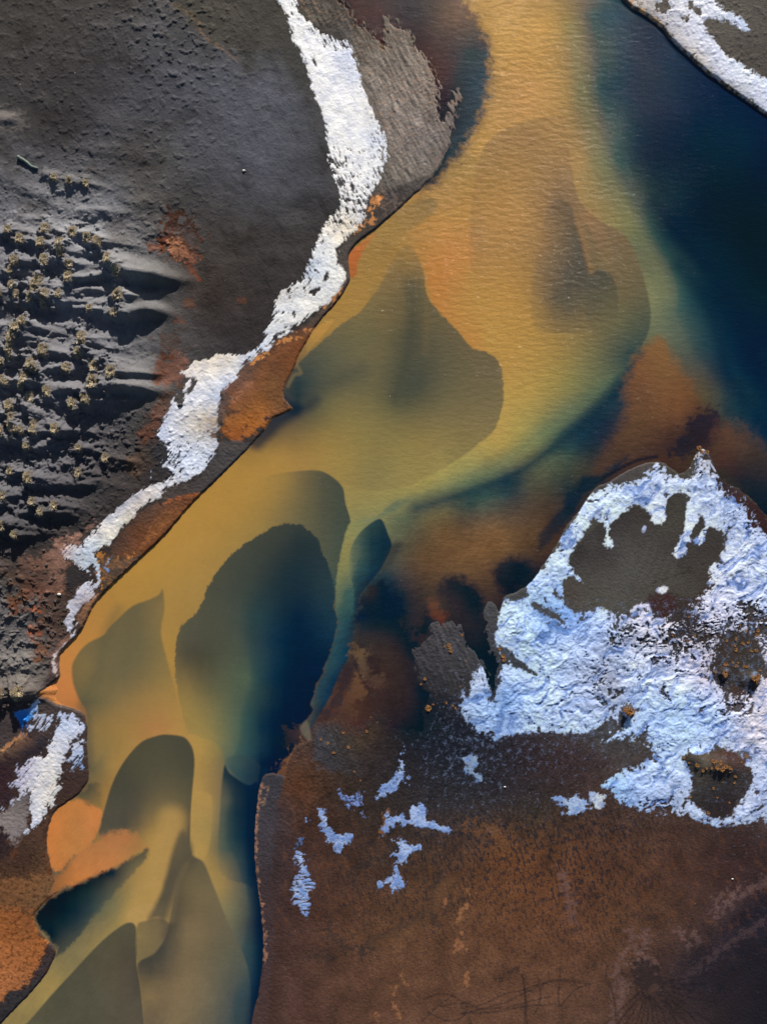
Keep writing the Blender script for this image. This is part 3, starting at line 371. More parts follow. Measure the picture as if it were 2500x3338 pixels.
# bank strip and brown ponds between ice and river
T(P('B', (700,1060),(1000,950),(900,1065),(760,1190),(620,1300),(557,1400),(566,1510),(540,1570),(440,1680),(470,1620),(545,1500),(505,1420),(500,1350),(590,1250),(680,1150)), P('B', (850,1060,(66,62,62)),(620,1270,(74,66,62)),(530,1440,(84,76,70)),(520,1570,(92,74,62)),(950,960,(78,74,72))), soft=8, rag=4)
T(P('E', (560,160),(500,240),(430,330),(330,420),(200,500),(60,590),(-60,700),(-120,800),(-60,900),(150,932),(262,885),(212,830),(218,750),(262,670),(335,520),(365,460),(430,380),(500,290)), P('E', (480,270,(88,70,60)),(380,390,(84,74,68)),(300,450,(78,66,58)),(200,530,(92,64,50)),(100,600,(96,66,54)),(0,650,(110,84,72)),(0,760,(112,76,62)),(60,720,(112,72,48)),(150,700,(120,76,46)),(250,560,(124,72,40)),(320,500,(122,68,36)),(200,620,(122,72,40)),(120,850,(140,86,48)),(180,830,(128,84,54)),(30,900,(150,88,44)),(240,870,(90,62,44))), soft=8, rag=5)
T(P('D', (1200,970),(1240,900),(1300,850),(1400,780),(1460,700),(1530,820),(1560,880),(1480,900),(1430,990),(1360,1010),(1300,1060),(1230,1050),(1190,1010)), P('D', (1400,900,(176,106,44)),(1330,960,(180,104,36)),(1260,1010,(160,88,34)),(1500,870,(124,82,50)),(1300,870,(140,92,56)),(1400,800,(132,82,42)),(1250,920,(150,96,50)),(1320,1040,(150,84,40))), soft=12, rag=20)
stroke(land, P('D', (1240,880),(1330,800),(1400,730),(1440,640),(1530,560),(1640,500)), 14, (140,88,48), .45, rag=10, soft=22)
stroke(land, P('D', (1360,740),(1310,790),(1260,840)), 9, (160,112,84), .5, rag=8, soft=8)
T(P('D', (1170,910),(1190,860),(1220,800),(1250,830),(1210,900),(1180,1000),(1160,1040),(1120,1000)), P('D', (1190,870,(96,76,70)),(1170,980,(110,88,76))), soft=8, rag=12)
T(P('D', (900,1320),(960,1300),(1090,1240),(1190,1080),(1240,1060),(1360,1080),(1200,1240),(1090,1345),(980,1370),(880,1400)), P('D', (950,1340,(74,66,64)),(1200,1150,(72,70,74)),(1100,1290,(70,66,66)),(1330,1060,(78,74,74))), soft=6, rag=4)
T(P('D', (1100,1345),(1000,1350),(900,1390),(820,1410),(740,1460),(700,1510),(640,1580),(600,1657),(560,1750),(620,1800),(740,1740),(820,1640),(900,1560),(1000,1440)), P('D', (1050,1360,(112,66,40)),(900,1430,(116,74,50)),(800,1430,(82,66,58)),(850,1520,(122,74,44)),(750,1560,(112,66,40)),(680,1600,(92,62,50)),(620,1650,(80,56,48)),(720,1680,(124,76,44)),(950,1460,(120,72,42)),(800,1640,(120,70,40)),(620,1740,(74,58,52))), soft=6, rag=8)
for k in range(5): stroke(land, P('D', (760+k*25,1640-k*20),(800+k*22,1570-k*15),(830+k*30,1500-k*5),(900+k*28,1440-k*8)), 3, (158,104,60), .4, soft=4, rag=3)
stroke(land, P('D', (1090,1345),(1000,1355),(900,1390)), 4, (170,100,56), .6, rag=6)
for (p_, c) in ((P('G', (545,350),(560,400),(580,460),(600,505)), (190,128,58)), (P('G', (590,380),(620,400),(640,385)), (178,118,64)), (P('G', (700,370),(660,390),(640,400)), (180,120,66))):
    stroke(land, p_, 9, c, .8, rag=22, soft=5)
T(P('G', (540,350),(600,360),(760,360),(640,480),(530,600),(500,640),(540,560),(560,480)), P('G', (600,420,(88,74,62)),(700,380,(86,72,64)),(540,560,(86,70,58)),(520,600,(120,84,56))), soft=8, rag=14, alpha=.75)
T(P('G', (530,560),(540,590),(500,640),(470,720),(420,800),(400,790),(440,740),(420,700),(440,640),(490,590)), P('G', (500,610,(150,106,76)),(450,660,(140,98,70)),(440,730,(96,74,62))), soft=5, rag=6)
T(P('Q', (560,100),(640,60),(720,60),(600,180),(545,260),(540,330),(548,400),(510,460),(440,500),(390,510),(450,420),(450,300),(490,190)), P('Q', (520,160,(110,78,68)),(470,300,(100,74,68)),(480,440,(60,52,54)),(560,150,(150,112,98)),(640,120,(120,84,66))), soft=6, rag=6)
for a_, wd_ in ((P('E', (365,458),(300,480),(240,510),(160,540),(90,600),(40,640)), 4), (P('D', (1420,590),(1370,640)), 6), (P('B', (600,1245),(640,1210),(690,1190)), 7), (P('B', (700,1090),(715,1075)), 14), (P('B', (672,1132),(678,1136)), 8), (P('B', (430,1660),(520,1560)), 4)):
    stroke(land, a_, wd_, (206,140,82), .75, rag=10, soft=4)
# fan: pale ripples with orange grains
fan = sstep(-8, 8, sdf(P('B', (280,-60),(330,100),(520,200),(600,330),(660,500),(740,680),(775,800),(760,920),(700,1040),(760,1190),(900,1065),(1060,880),(1130,660),(1170,480),(1060,430),(940,240),(800,100),(560,60),(520,-60))))
land *= (1+fan*(1.0*fbm(9, 3, 77, ang=66, stretch=7)+.25*N_fine+.22))[..., None]
gr = fan*sstep(.12, .3, fbm(7, 3, 71, ang=-30, stretch=2.5))*sstep(-.2, .4, fbm(130, 2, 73)+.25)
land += (lin((160,120,92)).astype(np.float32)-land)*(gr*.35)[..., None]
fl = fan*sstep(.0, .35, fbm(60, 3, 75, ang=62, stretch=4)); land *= (1+.22*fl)[..., None]
# lower-left flats
T(P('Q', (-60,740),(140,740),(190,850),(205,940),(150,1000),(60,1080),(-60,1060)), P('Q', (60,850,(66,58,60)),(50,1000,(74,64,64))), soft=5, rag=4)
T(P('Q', (-60,1060),(60,1080),(160,990),(215,950),(240,990),(460,900),(440,1000),(400,1100),(200,1200),(100,1250),(-60,1260)), P('Q', (100,1060,(118,92,72)),(200,960,(150,108,78)),(300,990,(60,52,58)),(400,1000,(52,48,56)),(60,1180,(44,34,40)),(200,1120,(52,42,50)),(20,1110,(110,86,70))), soft=8, rag=12)
stroke(land, P('Q', (30,1090),(120,1030),(200,960),(240,960)), 5, (196,142,98), .7, rag=8)
T(P('Q', (-60,1250),(120,1200),(120,1300),(60,1400),(100,1480),(150,1540),(60,1620),(-60,1640)), P('Q', (40,1350,(54,34,42)),(80,1550,(50,36,46)),(0,1500,(60,38,40))), soft=10, rag=18)
T(P('Q', (-60,1680),(60,1620),(200,1500),(290,1480),(280,1620),(260,1780),(220,1880),(150,1960),(90,1950),(20,1830),(-60,1900)), P('Q', (100,1650,(128,118,118)),(240,1560,(110,104,106)),(60,1780,(146,138,138)),(160,1860,(126,118,122)),(200,1700,(134,126,128))), soft=12, rag=16)
T(P('Q', (-60,1830),(30,1830),(80,1900),(130,1960),(120,2050),(60,2212),(-60,2300)), P('Q', (30,1930,(46,34,40)),(60,2050,(62,44,42))), soft=12, rag=22)
T(P('J', (130,640),(200,590),(250,560),(300,510),(262,620),(260,720),(290,830),(240,900),(-60,950),(-60,830),(60,760)), P('J', (200,620,(84,60,48)),(100,800,(70,48,38)),(200,760,(78,56,42)),(60,870,(90,62,44)),(260,840,(110,76,50))), soft=10, rag=24)
T(P('J', (-60,880),(150,870),(290,830),(350,900),(260,985),(200,1050),(-60,1080)), P('J', (60,920,(124,82,50)),(200,900,(130,88,54)),(100,1000,(116,78,48)),(260,950,(116,84,56))), soft=10, rag=20)
T(P('J', (-60,1060),(190,1060),(200,1140),(265,1230),(240,1300),(180,1400),(120,1470),(60,1500),(-60,1510)), P('J', (40,1150,(158,92,44)),(150,1150,(140,84,44)),(230,1230,(172,100,46)),(100,1300,(176,106,56)),(150,1400,(160,98,56)),(20,1400,(184,112,62))), soft=5, rag=14, noise='small')
T(P('J', (265,1225),(300,1250),(300,1290),(250,1390),(160,1500),(60,1600),(-20,1680),(-60,1600),(20,1560),(40,1480),(130,1470),(190,1400),(240,1300)), P('J', (270,1260,(64,52,54)),(200,1420,(60,54,60)),(120,1520,(54,52,58)),(20,1600,(50,48,54))), soft=4, rag=8)
gl = sstep(.1, .3, fbm(12, 3, 81))*sstep(30, -30, GX-330)*sstep(2700, 2800, GY)
land *= (1-.45*gl)[..., None]
# strip of purple-grey sand along the lower right bank
T(P('K', (200,300),(190,420),(160,500),(155,700),(150,900),(150,1200),(120,1657),(100,1800),(0,1800),(40,1600),(70,1500),(95,1300),(95,1150),(70,930),(50,750),(55,560),(70,420),(90,320)), P('K', (130,360,(58,60,70),1),(110,500,(66,64,74),1),(100,800,(64,58,66),1),(150,900,(64,50,54),.6),(115,1200,(70,56,62),.9),(100,1500,(80,60,60),.7)), soft=6, rag=6)
stroke(land, P('K', (92,360),(72,450),(60,560),(55,740),(66,900),(85,1000),(92,1090),(100,1200),(106,1320)), 4, (172,128,104), .7, rag=7, soft=4)
stroke(land, P('K', (125,380),(110,440),(100,470)), 3, (160,130,110), .5, rag=5, soft=3)
# brown plain: drag marks, dark flecks, wet channels
plain = sstep(2500, 2700, GY)*sstep(860, 940, GX)
land *= (1+plain*(.13*fbm(6, 3, 91, ang=80, stretch=6)+0.40*N_mid+.22*N_big+.16*N_fine)+.14*plain)[..., None]
flz = rbf(P('O', (700,1600,[.4]),(600,1900,[.2]),(900,1700,[.7]),(1100,1750,[.9]),(1250,1780,[.9]),(1100,1900,[.6]),(1300,1950,[.6]),(1500,1900,[.2]),(1600,1800,[.0]),(800,1950,[.5]),(900,2100,[.15]),(1200,2060,[.35]),(1500,2150,[.2]),(950,1620,[.8]),(1180,1640,[.8])))[..., 0]
f1 = sstep(.10, .22, fbm(8, 2, 95, ang=72, stretch=2.6)+.22*(flz-.55))*plain
land += (lin((34,34,42)).astype(np.float32)-land)*(f1*.8*np.clip(flz*1.5, 0, 1))[..., None]
f2 = sstep(.08, .4, fbm(16, 4, 97, ang=-28, stretch=3)+.15*(flz-.6))*plain
land += (lin((44,38,40)).astype(np.float32)-land)*(f2*.45*np.clip(flz, 0, 1))[..., None]
f3 = sstep(.1, .4, fbm(22, 4, 99, ang=60, stretch=2))*plain*sstep(1.0, .3, np.abs(GY-2900)/300)
land += (lin((112,72,44)).astype(np.float32)-land)*(f3*.25)[..., None]
stroke(land, P('K', (1080,840),(1040,880),(1010,930),(1005,1020),(930,1080),(860,1130),(740,1190),(640,1250)), 12, (50,44,44), .55, rag=18, soft=8)
stroke(land, P('K', (1110,880),(1040,940),(1020,1020),(930,1110),(850,1160),(700,1220)), 13, (100,72,50), .5, rag=12, soft=12)
for a in (P('K', (430,1120),(500,1200),(600,1270),(680,1260)), P('K', (560,880),(640,800),(760,760),(800,700)), P('K', (1080,1010),(1120,1020),(1180,1000)), P('K', (1000,1080),(1020,1110)), P('K', (360,1280),(460,1290))):
    stroke(land, a, 14, (46,42,42), .5, rag=24, soft=8)
for a, wd_ in ((P('K', (1200,940),(1225,945)), 5), (P('K', (1080,990),(1078,1000)), 6), (P('K', (1150,1090),(1170,1030),(1195,1010)), 4), (P('K', (1165,1170),(1150,1200),(1130,1250),(1180,1240)), 4), (P('K', (1205,1390),(1195,1420),(1170,1440)), 4), (P('K', (855,1415),(862,1440)), 5), (P('K', (805,1470),(800,1500)), 4), (P('K', (805,1550),(825,1600),(815,1620)), 6), (P('K', (700,1600),(710,1610)), 6), (P('K', (740,600),(735,630)), 4), (P('K', (755,520),(745,560)), 3)):
    stroke(land, a, wd_*.6, (180,124,84), .42, rag=16, soft=7)
for a in (P('L', (545,840),(575,930),(600,1020),(605,1100)), P('L', (910,1150),(940,1230),(980,1260),(1010,1160)), P('L', (1000,1300),(960,1340),(1040,1330)), P('L', (880,1280),(840,1400),(860,1500),(890,1420),(850,1560),(820,1657)), P('L', (1657,860),(1600,920),(1500,960),(1420,1030),(1380,1070)), P('L', (1460,950),(1390,990)), P('L', (1657,1090),(1500,1190),(1420,1240),(1300,1340),(1220,1400)), P('L', (1180,1160),(1200,1180)), P('L', (1270,1180),(1275,1200),(1240,1220))):
    stroke(land, a, 10, (112,88,86), .5, rag=20, soft=12)
stroke(land, P('L', (1657,1050),(1500,1180),(1330,1330),(1260,1420),(1657,1350)), 46, (18,24,40), .55, rag=30, soft=50)
T(P('L', (1400,1480),(1300,1400),(1500,1300),(1657,1250),(1900,1200),(1900,1900),(1500,1800),(1250,1600),(1050,1560),(1100,1480)), P('L', (1500,1450,(34,28,36),.7),(1657,1600,(26,26,38),.8),(1200,1520,(48,38,40),.5)), soft=40, rag=40)
T(P('L', (910,1380),(980,1300),(1060,1360),(1100,1420),(1040,1470),(960,1460)), P('L', (1000,1400,(44,36,40),.8)), soft=14, rag=20)
_rs = np.random.RandomState(5)
for k in range(17):                            # rills fanning out from one seep
    a0 = math.radians(-8+k*9.2+_rs.uniform(-3,3)); r0, r1 = 60, 260+_rs.rand()*280
    pp = [(1020+math.cos(a0+_rs.uniform(-.05,.05))*r, 1440+math.sin(a0+_rs.uniform(-.05,.05))*r) for r in np.linspace(r0, r1, 5)]
    stroke(land, P('L', *pp), 2.5, (26,24,32), .6, rag=2, soft=3)
for a in (P('L', (0,1570),(120,1550),(220,1500),(340,1470),(460,1430),(560,1420),(700,1440)), P('L', (0,1600),(100,1580),(280,1560),(380,1530),(480,1510)), P('K', (960,1520),(1060,1490),(1150,1520),(1200,1580),(1120,1640),(1000,1600),(970,1550)), P('K', (1240,1580),(1400,1540),(1520,1480),(1657,1420)), P('K', (1150,1600),(1340,1590),(1500,1560),(1657,1550)), P('L', (790,1350),(790,1420),(830,1520),(840,1657)), P('L', (340,1400),(350,1500),(345,1657)), P('L', (540,1360),(530,1480),(530,1560)), P('K', (1490,1380),(1510,1500),(1520,1657)), P('K', (1060,1560),(1180,1540),(1260,1570)), P('L', (540,1560),(620,1470),(700,1440)), P('K', (950,1640),(1040,1560),(1120,1500)), P('L', (420,1400),(430,1520),(400,1600)), P('L', (0,1540),(40,1600),(60,1657))):
    stroke(land, a, 2.4, (36,30,36), .62, rag=1.0, soft=3)
for a in (P('L', (630,880),(700,920)), P('L', (600,960),(740,965)), P('L', (560,1160),(640,1150)), P('L', (930,1060),(1050,1080)), P('L', (200,1420),(300,1360)), P('L', (960,880),(1050,860)), P('L', (1480,700),(1657,660)), P('L', (1400,760),(1657,720))):
    stroke(land, a, 8, (44,36,40), .5, rag=12, soft=10)
T(P('M', (250,960),(340,930),(430,935),(520,960),(640,930),(800,1000),(860,1100),(700,1250),(500,1290),(330,1250),(260,1150)), P('M', (330,1000,(66,68,76)),(300,1100,(62,62,70)),(450,1100,(58,54,54)),(600,1050,(78,62,46)),(750,1100,(58,48,44)),(500,1250,(58,54,58))), soft=12, rag=12)
_gr = sstep(-10, 10, sdf(P('M', (250,960),(340,930),(430,935),(470,1000),(420,1150),(300,1150))))+sstep(-10, 10, sdf(P('M', (910,460),(980,430),(1040,290),(1110,275),(1215,270),(1255,320),(1280,420),(1400,560),(1300,700),(1220,830),(1100,780),(1000,690),(940,600))))
land *= (1+.35*_gr*fbm(11, 3, 261, ang=70, stretch=4.5))[..., None]
# ice-side dark sand, islands of sand inside the ice
T(P('I', (690,350),(760,300),(850,230),(950,180),(1060,165),(1040,230),(960,270),(850,290),(760,320)), P('I', (850,270,(74,72,74)),(1000,200,(84,80,80)),(720,340,(66,66,70))), soft=4, rag=5)
T(P('I', (1250,140),(1340,100),(1400,220),(1500,300),(1600,400),(1700,500),(1700,640),(1550,560),(1420,400),(1350,260)), P('I', (1400,260,(40,34,40)),(1480,350,(66,46,46)),(1600,450,(56,32,34)),(1300,200,(70,62,62))), soft=12, rag=16)
T(P('I', (560,800),(620,640),(760,500),(960,400),(1180,340),(1240,420),(1420,560),(1340,800),(1250,910),(1080,860),(900,990),(700,980),(570,940)), P('I', (700,600,(70,68,68)),(860,620,(78,76,76)),(1150,500,(70,68,62)),(1000,650,(74,73,72)),(900,750,(82,82,80)),(700,800,(80,78,76)),(620,900,(82,76,70)),(1100,780,(76,74,70)),(1250,800,(70,66,60)),(1200,680,(64,60,58)),(1380,600,(62,58,58)),(820,540,(58,54,56)),(980,460,(60,56,54)),(640,660,(52,50,52)),(780,640,(54,50,52))), soft=6, rag=4)
for a in (P('I', (1030,830),(1100,810),(1180,780),(1250,765)), P('I', (1150,720),(1200,750),(1260,740),(1330,720))): stroke(land, a, 2.2, (40,38,40), .7, rag=2, soft=2)
for k in range(10): stroke(land, P('I', (1000+k*18,600+k*12),(960+k*20,700+k*8),(900+k*24,800+k*3)), 5, (88,88,86) if k % 2 else (62,60,60), .25, rag=6, soft=8)
T(P('I', (1030,900),(1120,880),(1150,950),(1130,1010),(1040,1000),(1020,950)), P('I', (1090,950,(66,36,36))), soft=12, rag=20, alpha=.9)
T(P('I', (1450,1400),(1520,1360),(1590,1400),(1590,1460),(1540,1520),(1460,1500)), P('I', (1520,1430,(72,54,46))), soft=12, rag=24)
T(P('I', (1350,1300),(1420,1180),(1460,1120),(1600,1180),(1640,1280),(1600,1370),(1480,1380),(1380,1360)), P('I', (1480,1220,(64,54,46)),(1550,1300,(60,58,56)),(1420,1320,(52,46,46))), soft=8, rag=10)
T(P('L', (1200,200),(1300,195),(1400,170),(1480,190),(1540,240),(1580,310),(1560,400),(1480,480),(1430,550),(1350,540),(1300,490),(1230,440),(1260,360),(1240,280)), P('L', (1300,250,(96,90,78)),(1420,210,(70,48,42)),(1500,230,(76,50,44)),(1500,300,(66,62,62)),(1380,340,(54,52,56)),(1300,420,(50,48,52)),(1450,420,(46,40,46)),(1400,520,(46,38,40)),(1250,230,(76,72,64))), soft=5, rag=8)
T(P('K', (1190,560),(1250,590),(1380,590),(1400,700),(1340,640),(1240,620)), P('K', (1300,600,(120,78,46))), soft=10, rag=26, alpha=.6)
T(P('O', (830,1540),(900,1480),(1000,1540),(1100,1590),(1250,1610),(1300,1650),(1200,1720),(1000,1745),(900,1740),(800,1720),(780,1640)), P('O', (950,1550,(18,26,40),1),(900,1600,(22,28,42),1),(1000,1640,(28,32,46),1),(850,1700,(46,40,44),.7),(1000,1720,(38,40,48),.8),(1120,1620,(36,32,42),.8),(1200,1650,(54,40,46),.6),(820,1580,(40,34,38),.7)), soft=50, rag=30, noise='mid')
land *= (1+.45*sstep(880, 1000, GX)*sstep(2250, 2350, GY)*sstep(2800, 2600, GY)*(N_edge+fbm(9, 3, 263, ang=-35, stretch=2)))[..., None]
T(P('O', (470,150),(580,150),(680,280),(660,400),(560,440),(450,360),(420,220)), P('O', (560,200,(92,96,106),.7),(480,250,(84,86,94),.5),(640,350,(80,82,90),.5),(560,350,(94,97,108),.7),(480,340,(82,84,90),.4)), soft=70, rag=40, noise='mid')
land *= (1-(mleft*.35*sstep(.1, .5, fbm(40, 4, 265, ang=60, stretch=3)))*sstep(500, 800, GX))[..., None]
land *= 1+mleft[..., None]*np.array([-.03, 0, .06], np.float32)
# pale specks of dry salt and frost dust
sp = sstep(.55, .62, gnoise(GX/5.5, GY/5.5, 131))*sstep(.1, .4, fbm(80, 2, 133)+.1)
dust = sp*(sstep(1200, 1500, GX)*sstep(1900, 2000, GY)*sstep(2850, 2650, GY))
frost_z = rbf(P('O', (900,1560,[.55]),(1000,1600,[.8]),(960,1680,[.7]),(1150,1600,[.75]),(1250,1600,[.75]),(1080,1720,[.5]),(1200,1720,[.25]),(700,1650,[.0]),(700,1900,[.0]),(1000,1850,[.0]),(1300,1850,[-.2]),(1300,1680,[.2]),(860,1660,[.25]),(1650,1500,[.9]),(850,1500,[-.1]),(1500,1000,[.4]),(600,600,[-.4]),(300,1600,[-.3])))[..., 0]
fz = sstep(.42, .85, frost_z*.5+1.2*fbm(20, 5, 137, gain=.85))*(GX > 1150)*(GY > 1950)*sstep(-5, 5, -riv)
land += (lin((112,132,172)).astype(np.float32)-land)*(fz*.5)[..., None]
land += (lin((150,160,184)).astype(np.float32)-land)*(dust*.22)[..., None]
sp2 = sstep(.86, .9, gnoise(GX/6.1, GY/6.1, 151))*sstep(0, .3, fbm(160, 2, 153))*(GX < 1150)*(GY < 1400)
land += (lin((190,188,180)).astype(np.float32)-land)*(sp2*.6)[..., None]
land *= (1+.16*N_small*(1-plain)+.12*N_fine+.18*N_mid*(1-fan*.5))[..., None]
land = np.clip(land, .002, .9)

# ------------------------------------------------------------------ heights (metres)
H = np.zeros((NY, NX), np.float32)
bank = rbf(P('O', (950,200,[.05]),(930,380,[.14]),(820,500,[.2]),(750,600,[.22]),(620,850,[.12]),(400,1100,[.24]),(200,1350,[.3]),(100,1500,[.35]),(190,1550,[.2]),(170,1700,[.15]),(60,1900,[.04]),(120,2050,[.18]),(560,1900,[.16]),(590,1680,[.1]),(700,1550,[.01]),(760,1580,[.01]),(850,1540,[.01]),(900,1400,[.05]),(940,1500,[.01]),(1100,1400,[.05]),(1180,1150,[.14]),(1300,1000,[.14]),(1500,1000,[.05]),(1620,1100,[.03]),(1550,150,[.3]),(1400,60,[.3])))[..., 0]
H = np.where(riv_r > 0, -np.clip(riv_r*.012, 0, 1.6), bank*sstep(0, 7, -riv_r)).astype(np.float32)
dry = sstep(4, 40, -riv)
def HA(lst, lo=0): return np.clip(rbf(lst)[..., 0], lo, None)
# lumpy ground: amplitude map (m)
amp = HA(P('O', (50,50,[.05]),(200,150,[.04]),(330,60,[.12]),(420,120,[.12]),(400,30,[.10]),(100,180,[.09]),(60,300,[.03]),(300,280,[.05]),(460,170,[.07]),(560,60,[.02]),(560,230,[.03]),(640,350,[.01]),(450,350,[.04]),(330,330,[.08]),(300,300,[.08]),(480,480,[.02]),(600,560,[.01]),(450,640,[.02]),(60,370,[.06]),(150,360,[.12]),(250,400,[.02]),
  (200,470,[.10]),(330,530,[.14]),(50,500,[.12]),(150,560,[.12]),(300,560,[.05]),(380,620,[.02]),(300,720,[.16]),(200,700,[.10]),(260,760,[.18]),(330,760,[.06]),(100,850,[.14]),(50,1000,[.26]),(150,1000,[.28]),(230,900,[.22]),(280,860,[.14]),(250,1000,[.18]),(200,1060,[.06]),(300,1100,[.02]),(50,1080,[.28]),(130,1080,[.24]),(200,1080,[.12]),(60,1140,[.24]),(120,1150,[.14]),(60,1190,[.02]),(130,1220,[.0]),(50,1300,[.26]),(110,1290,[.22]),(60,1370,[.26]),(100,1420,[.18]),(140,1400,[.06]),(40,1450,[.25]),(160,1300,[.02]),
  (40,1550,[.0]),(60,1700,[.01]),(800,200,[.015]),(900,300,[.02]),(600,1900,[.0]),(1000,1900,[.0]),(1600,1900,[.0]),(1300,1300,[.0]),(900,1450,[.02]),(1600,100,[.05])))
lump = sstep(.02, .42, fbm(26, 4, 201, gain=.55)); lump2 = sstep(.1, .5, fbm(11, 3, 207, gain=.6))
H += dry*amp*(1-.55*sstep(760, 900, GY)*sstep(1420, 1250, GY)*sstep(640, 560, GX))*(lump*1.35+lump2*.55*sstep(-.3, .3, N_big+.2)+.5*N_mid)
H += dry*(GX < 1150)*(GY < 2300)*(.10*fbm(90, 3, 211)+.012*N_small+.006*N_fine)
# wind drifts: ridges tailing away to the right of each clump (crest points, height, half width)
RG = [(P('R', (880,370),(960,420),(1060,470),(1180,500),(1320,520),(1450,540),(1590,555)), 1.9, 34),
 (P('R', (900,350),(1000,380),(1150,440),(1300,450),(1450,420)), .5, 26),
 (P('R', (1000,860),(1100,820),(1220,800),(1340,810),(1450,840)), 1.5, 30), (P('R', (600,790),(760,790),(880,820),(980,840)), .9, 14),
 (P('R', (460,1470),(600,1450),(750,1460),(900,1440),(1050,1430),(1200,1440),(1380,1470)), 1.7, 27),
 (P('R', (560,590),(620,550),(720,550),(850,510),(1000,480)), 1.1, 18), (P('R', (640,670),(740,630),(860,640),(980,680)), .8, 14),
 (P('R', (1010,650),(1080,660),(1150,690)), .8, 16), (P('R', (450,760),(600,740),(750,745),(900,760)), .8, 16),
 (P('R', (-200,150),(0,170),(120,160),(260,150),(360,180)), .8, 24), (P('R', (-200,290),(0,300),(110,310)), .6, 18), (P('R', (180,200),(260,240),(340,270),(420,290)), .6, 26),
 (P('R', (520,250),(600,310),(680,340),(780,350)), .9, 24), (P('R', (130,390),(240,400),(330,400)), .7, 16), (P('R', (560,360),(680,410),(800,430)), .5, 36),
 (P('R', (-200,780),(0,790),(90,810)), .8, 18), (P('R', (200,890),(280,900),(360,950),(520,980)), 1.1, 18), (P('R', (-200,920),(0,930),(100,960)), .6, 20),
 (P('R', (200,900),(160,1000),(130,1100),(130,1180)), 1.0, 20), (P('R', (350,1130),(450,1140),(560,1180),(640,1190)), 1.0, 18), (P('R', (720,1040),(820,1080),(950,1110),(1080,1120)), .7, 20),
 (P('R', (700,1170),(850,1160),(1000,1140)), .6, 14), (P('R', (800,1220),(880,1220),(980,1250)), .6, 16), (P('R', (280,1240),(380,1310),(460,1300),(560,1260),(620,1290)), 1.0, 20),
 (P('R', (940,1300),(1020,1310),(1110,1320)), .6, 15), (P('R', (260,1370),(340,1410),(430,1430),(560,1440)), .9, 20), (P('R', (-200,1230),(0,1230),(80,1250)), .7, 20),
 (P('R', (-200,1480),(0,1510),(80,1530)), .9, 30), (P('R', (480,1620),(560,1570),(680,1570),(780,1540),(880,1530)), .9, 22), (P('R', (120,1610),(200,1570),(300,1620),(400,1650)), 1.0, 22),
 (P('U', (-150,150),(0,160),(80,100),(130,60)), .9, 26), (P('U', (200,60),(270,100),(370,130)), 1.0, 24), (P('U', (30,230),(90,300),(200,325),(300,330)), .9, 18), (P('U', (440,200),(520,240),(580,260)), .8, 18),
 (P('U', (220,350),(260,370),(340,390)), .7, 16), (P('U', (600,360),(660,370),(740,360)), .6, 15), (P('U', (220,640),(340,640),(500,650),(650,650),(780,630),(900,640)), .9, 26), (P('U', (-200,660),(0,690),(120,700),(240,690)), .8, 24),
 (P('U', (220,600),(280,590),(380,590)), .7, 16), (P('U', (40,930),(120,930),(220,945)), 1.0, 18), (P('U', (110,1020),(160,1030),(240,1050)), .8, 18), (P('U', (-100,800),(60,790),(100,730)), .8, 20), (P('U', (160,800),(250,780),(330,770)), .6, 14), (P('U', (340,860),(400,850),(450,870)), .7, 15),
 (P('U', (130,890),(230,860),(280,880)), .8, 20), (P('U', (0,1260),(-40,1250),(30,1265)), .5, 12), (P('Q', (-60,250),(60,300),(200,330),(330,360),(420,410)), .5, 40), (P('Q', (-60,560),(30,560),(90,530)), 1.4, 26), (P('Q', (170,560),(230,540),(320,530),(370,545)), .9, 18), (P('Q', (100,500),(200,480),(300,470)), .9, 30),
 (P('A', (230,940),(280,960),(330,990)), .5, 20), (P('A', (-50,650),(60,650),(150,660)), .35, 26), (P('A', (-60,930),(100,990),(220,1050)), .25, 40), (P('A', (500,1070),(560,1130),(690,1170)), .2, 36)]
dune = np.clip(rbf(P('O', (50,480,[.6]),(50,600,[1.]),(200,500,[.9]),(330,540,[.4]),(300,600,[.8]),(390,610,[.0]),(250,700,[1.]),(60,760,[1.]),(340,700,[.1]),(300,830,[.6]),(60,900,[1.]),(200,880,[.9]),(330,900,[.0]),(60,1000,[.8]),(220,1000,[.5]),(60,1100,[.7]),(200,1080,[.2]),(60,1180,[.3]),(130,1230,[.0]),(400,400,[.0]),(50,380,[.1]),(400,800,[.0]),(60,1300,[.3]),(60,1430,[.5]),(40,1550,[.0]),(900,900,[.0]),(900,300,[0.])))[..., 0], 0, 1)*dry
H += dune*(.62*sstep(-.1, .45, fbm(80, 2, 241, ang=6, stretch=2.4, gain=.4))+.12*sstep(.05, .45, fbm(30, 3, 247, ang=10, stretch=1.5))+.05*lump2*sstep(.0, .25, fbm(60, 2, 243)))
land *= (1+.95*dune)[..., None]*np.array([1.03, 1.0, .96], np.float32)
for pts_, h_, w_ in RG:
    dd, t = sdf(pts_, closed=False, margin=w_*3.2, sm=3)
    hh = .92*h_*sstep(-.02, .12, t)*(1-sstep(.55, 1.0, t)*.85)*np.exp(-((dd+4*N_edge)/(.82*w_*(1.05-.25*t)))**2*1.1)*sstep(w_*3.2, w_*2.2, dd)
    H = np.where(hh > .01, np.maximum(H, H*.4+hh), H)*1.0 if False else H+hh*(1-.35*sstep(0, 1.2, H))
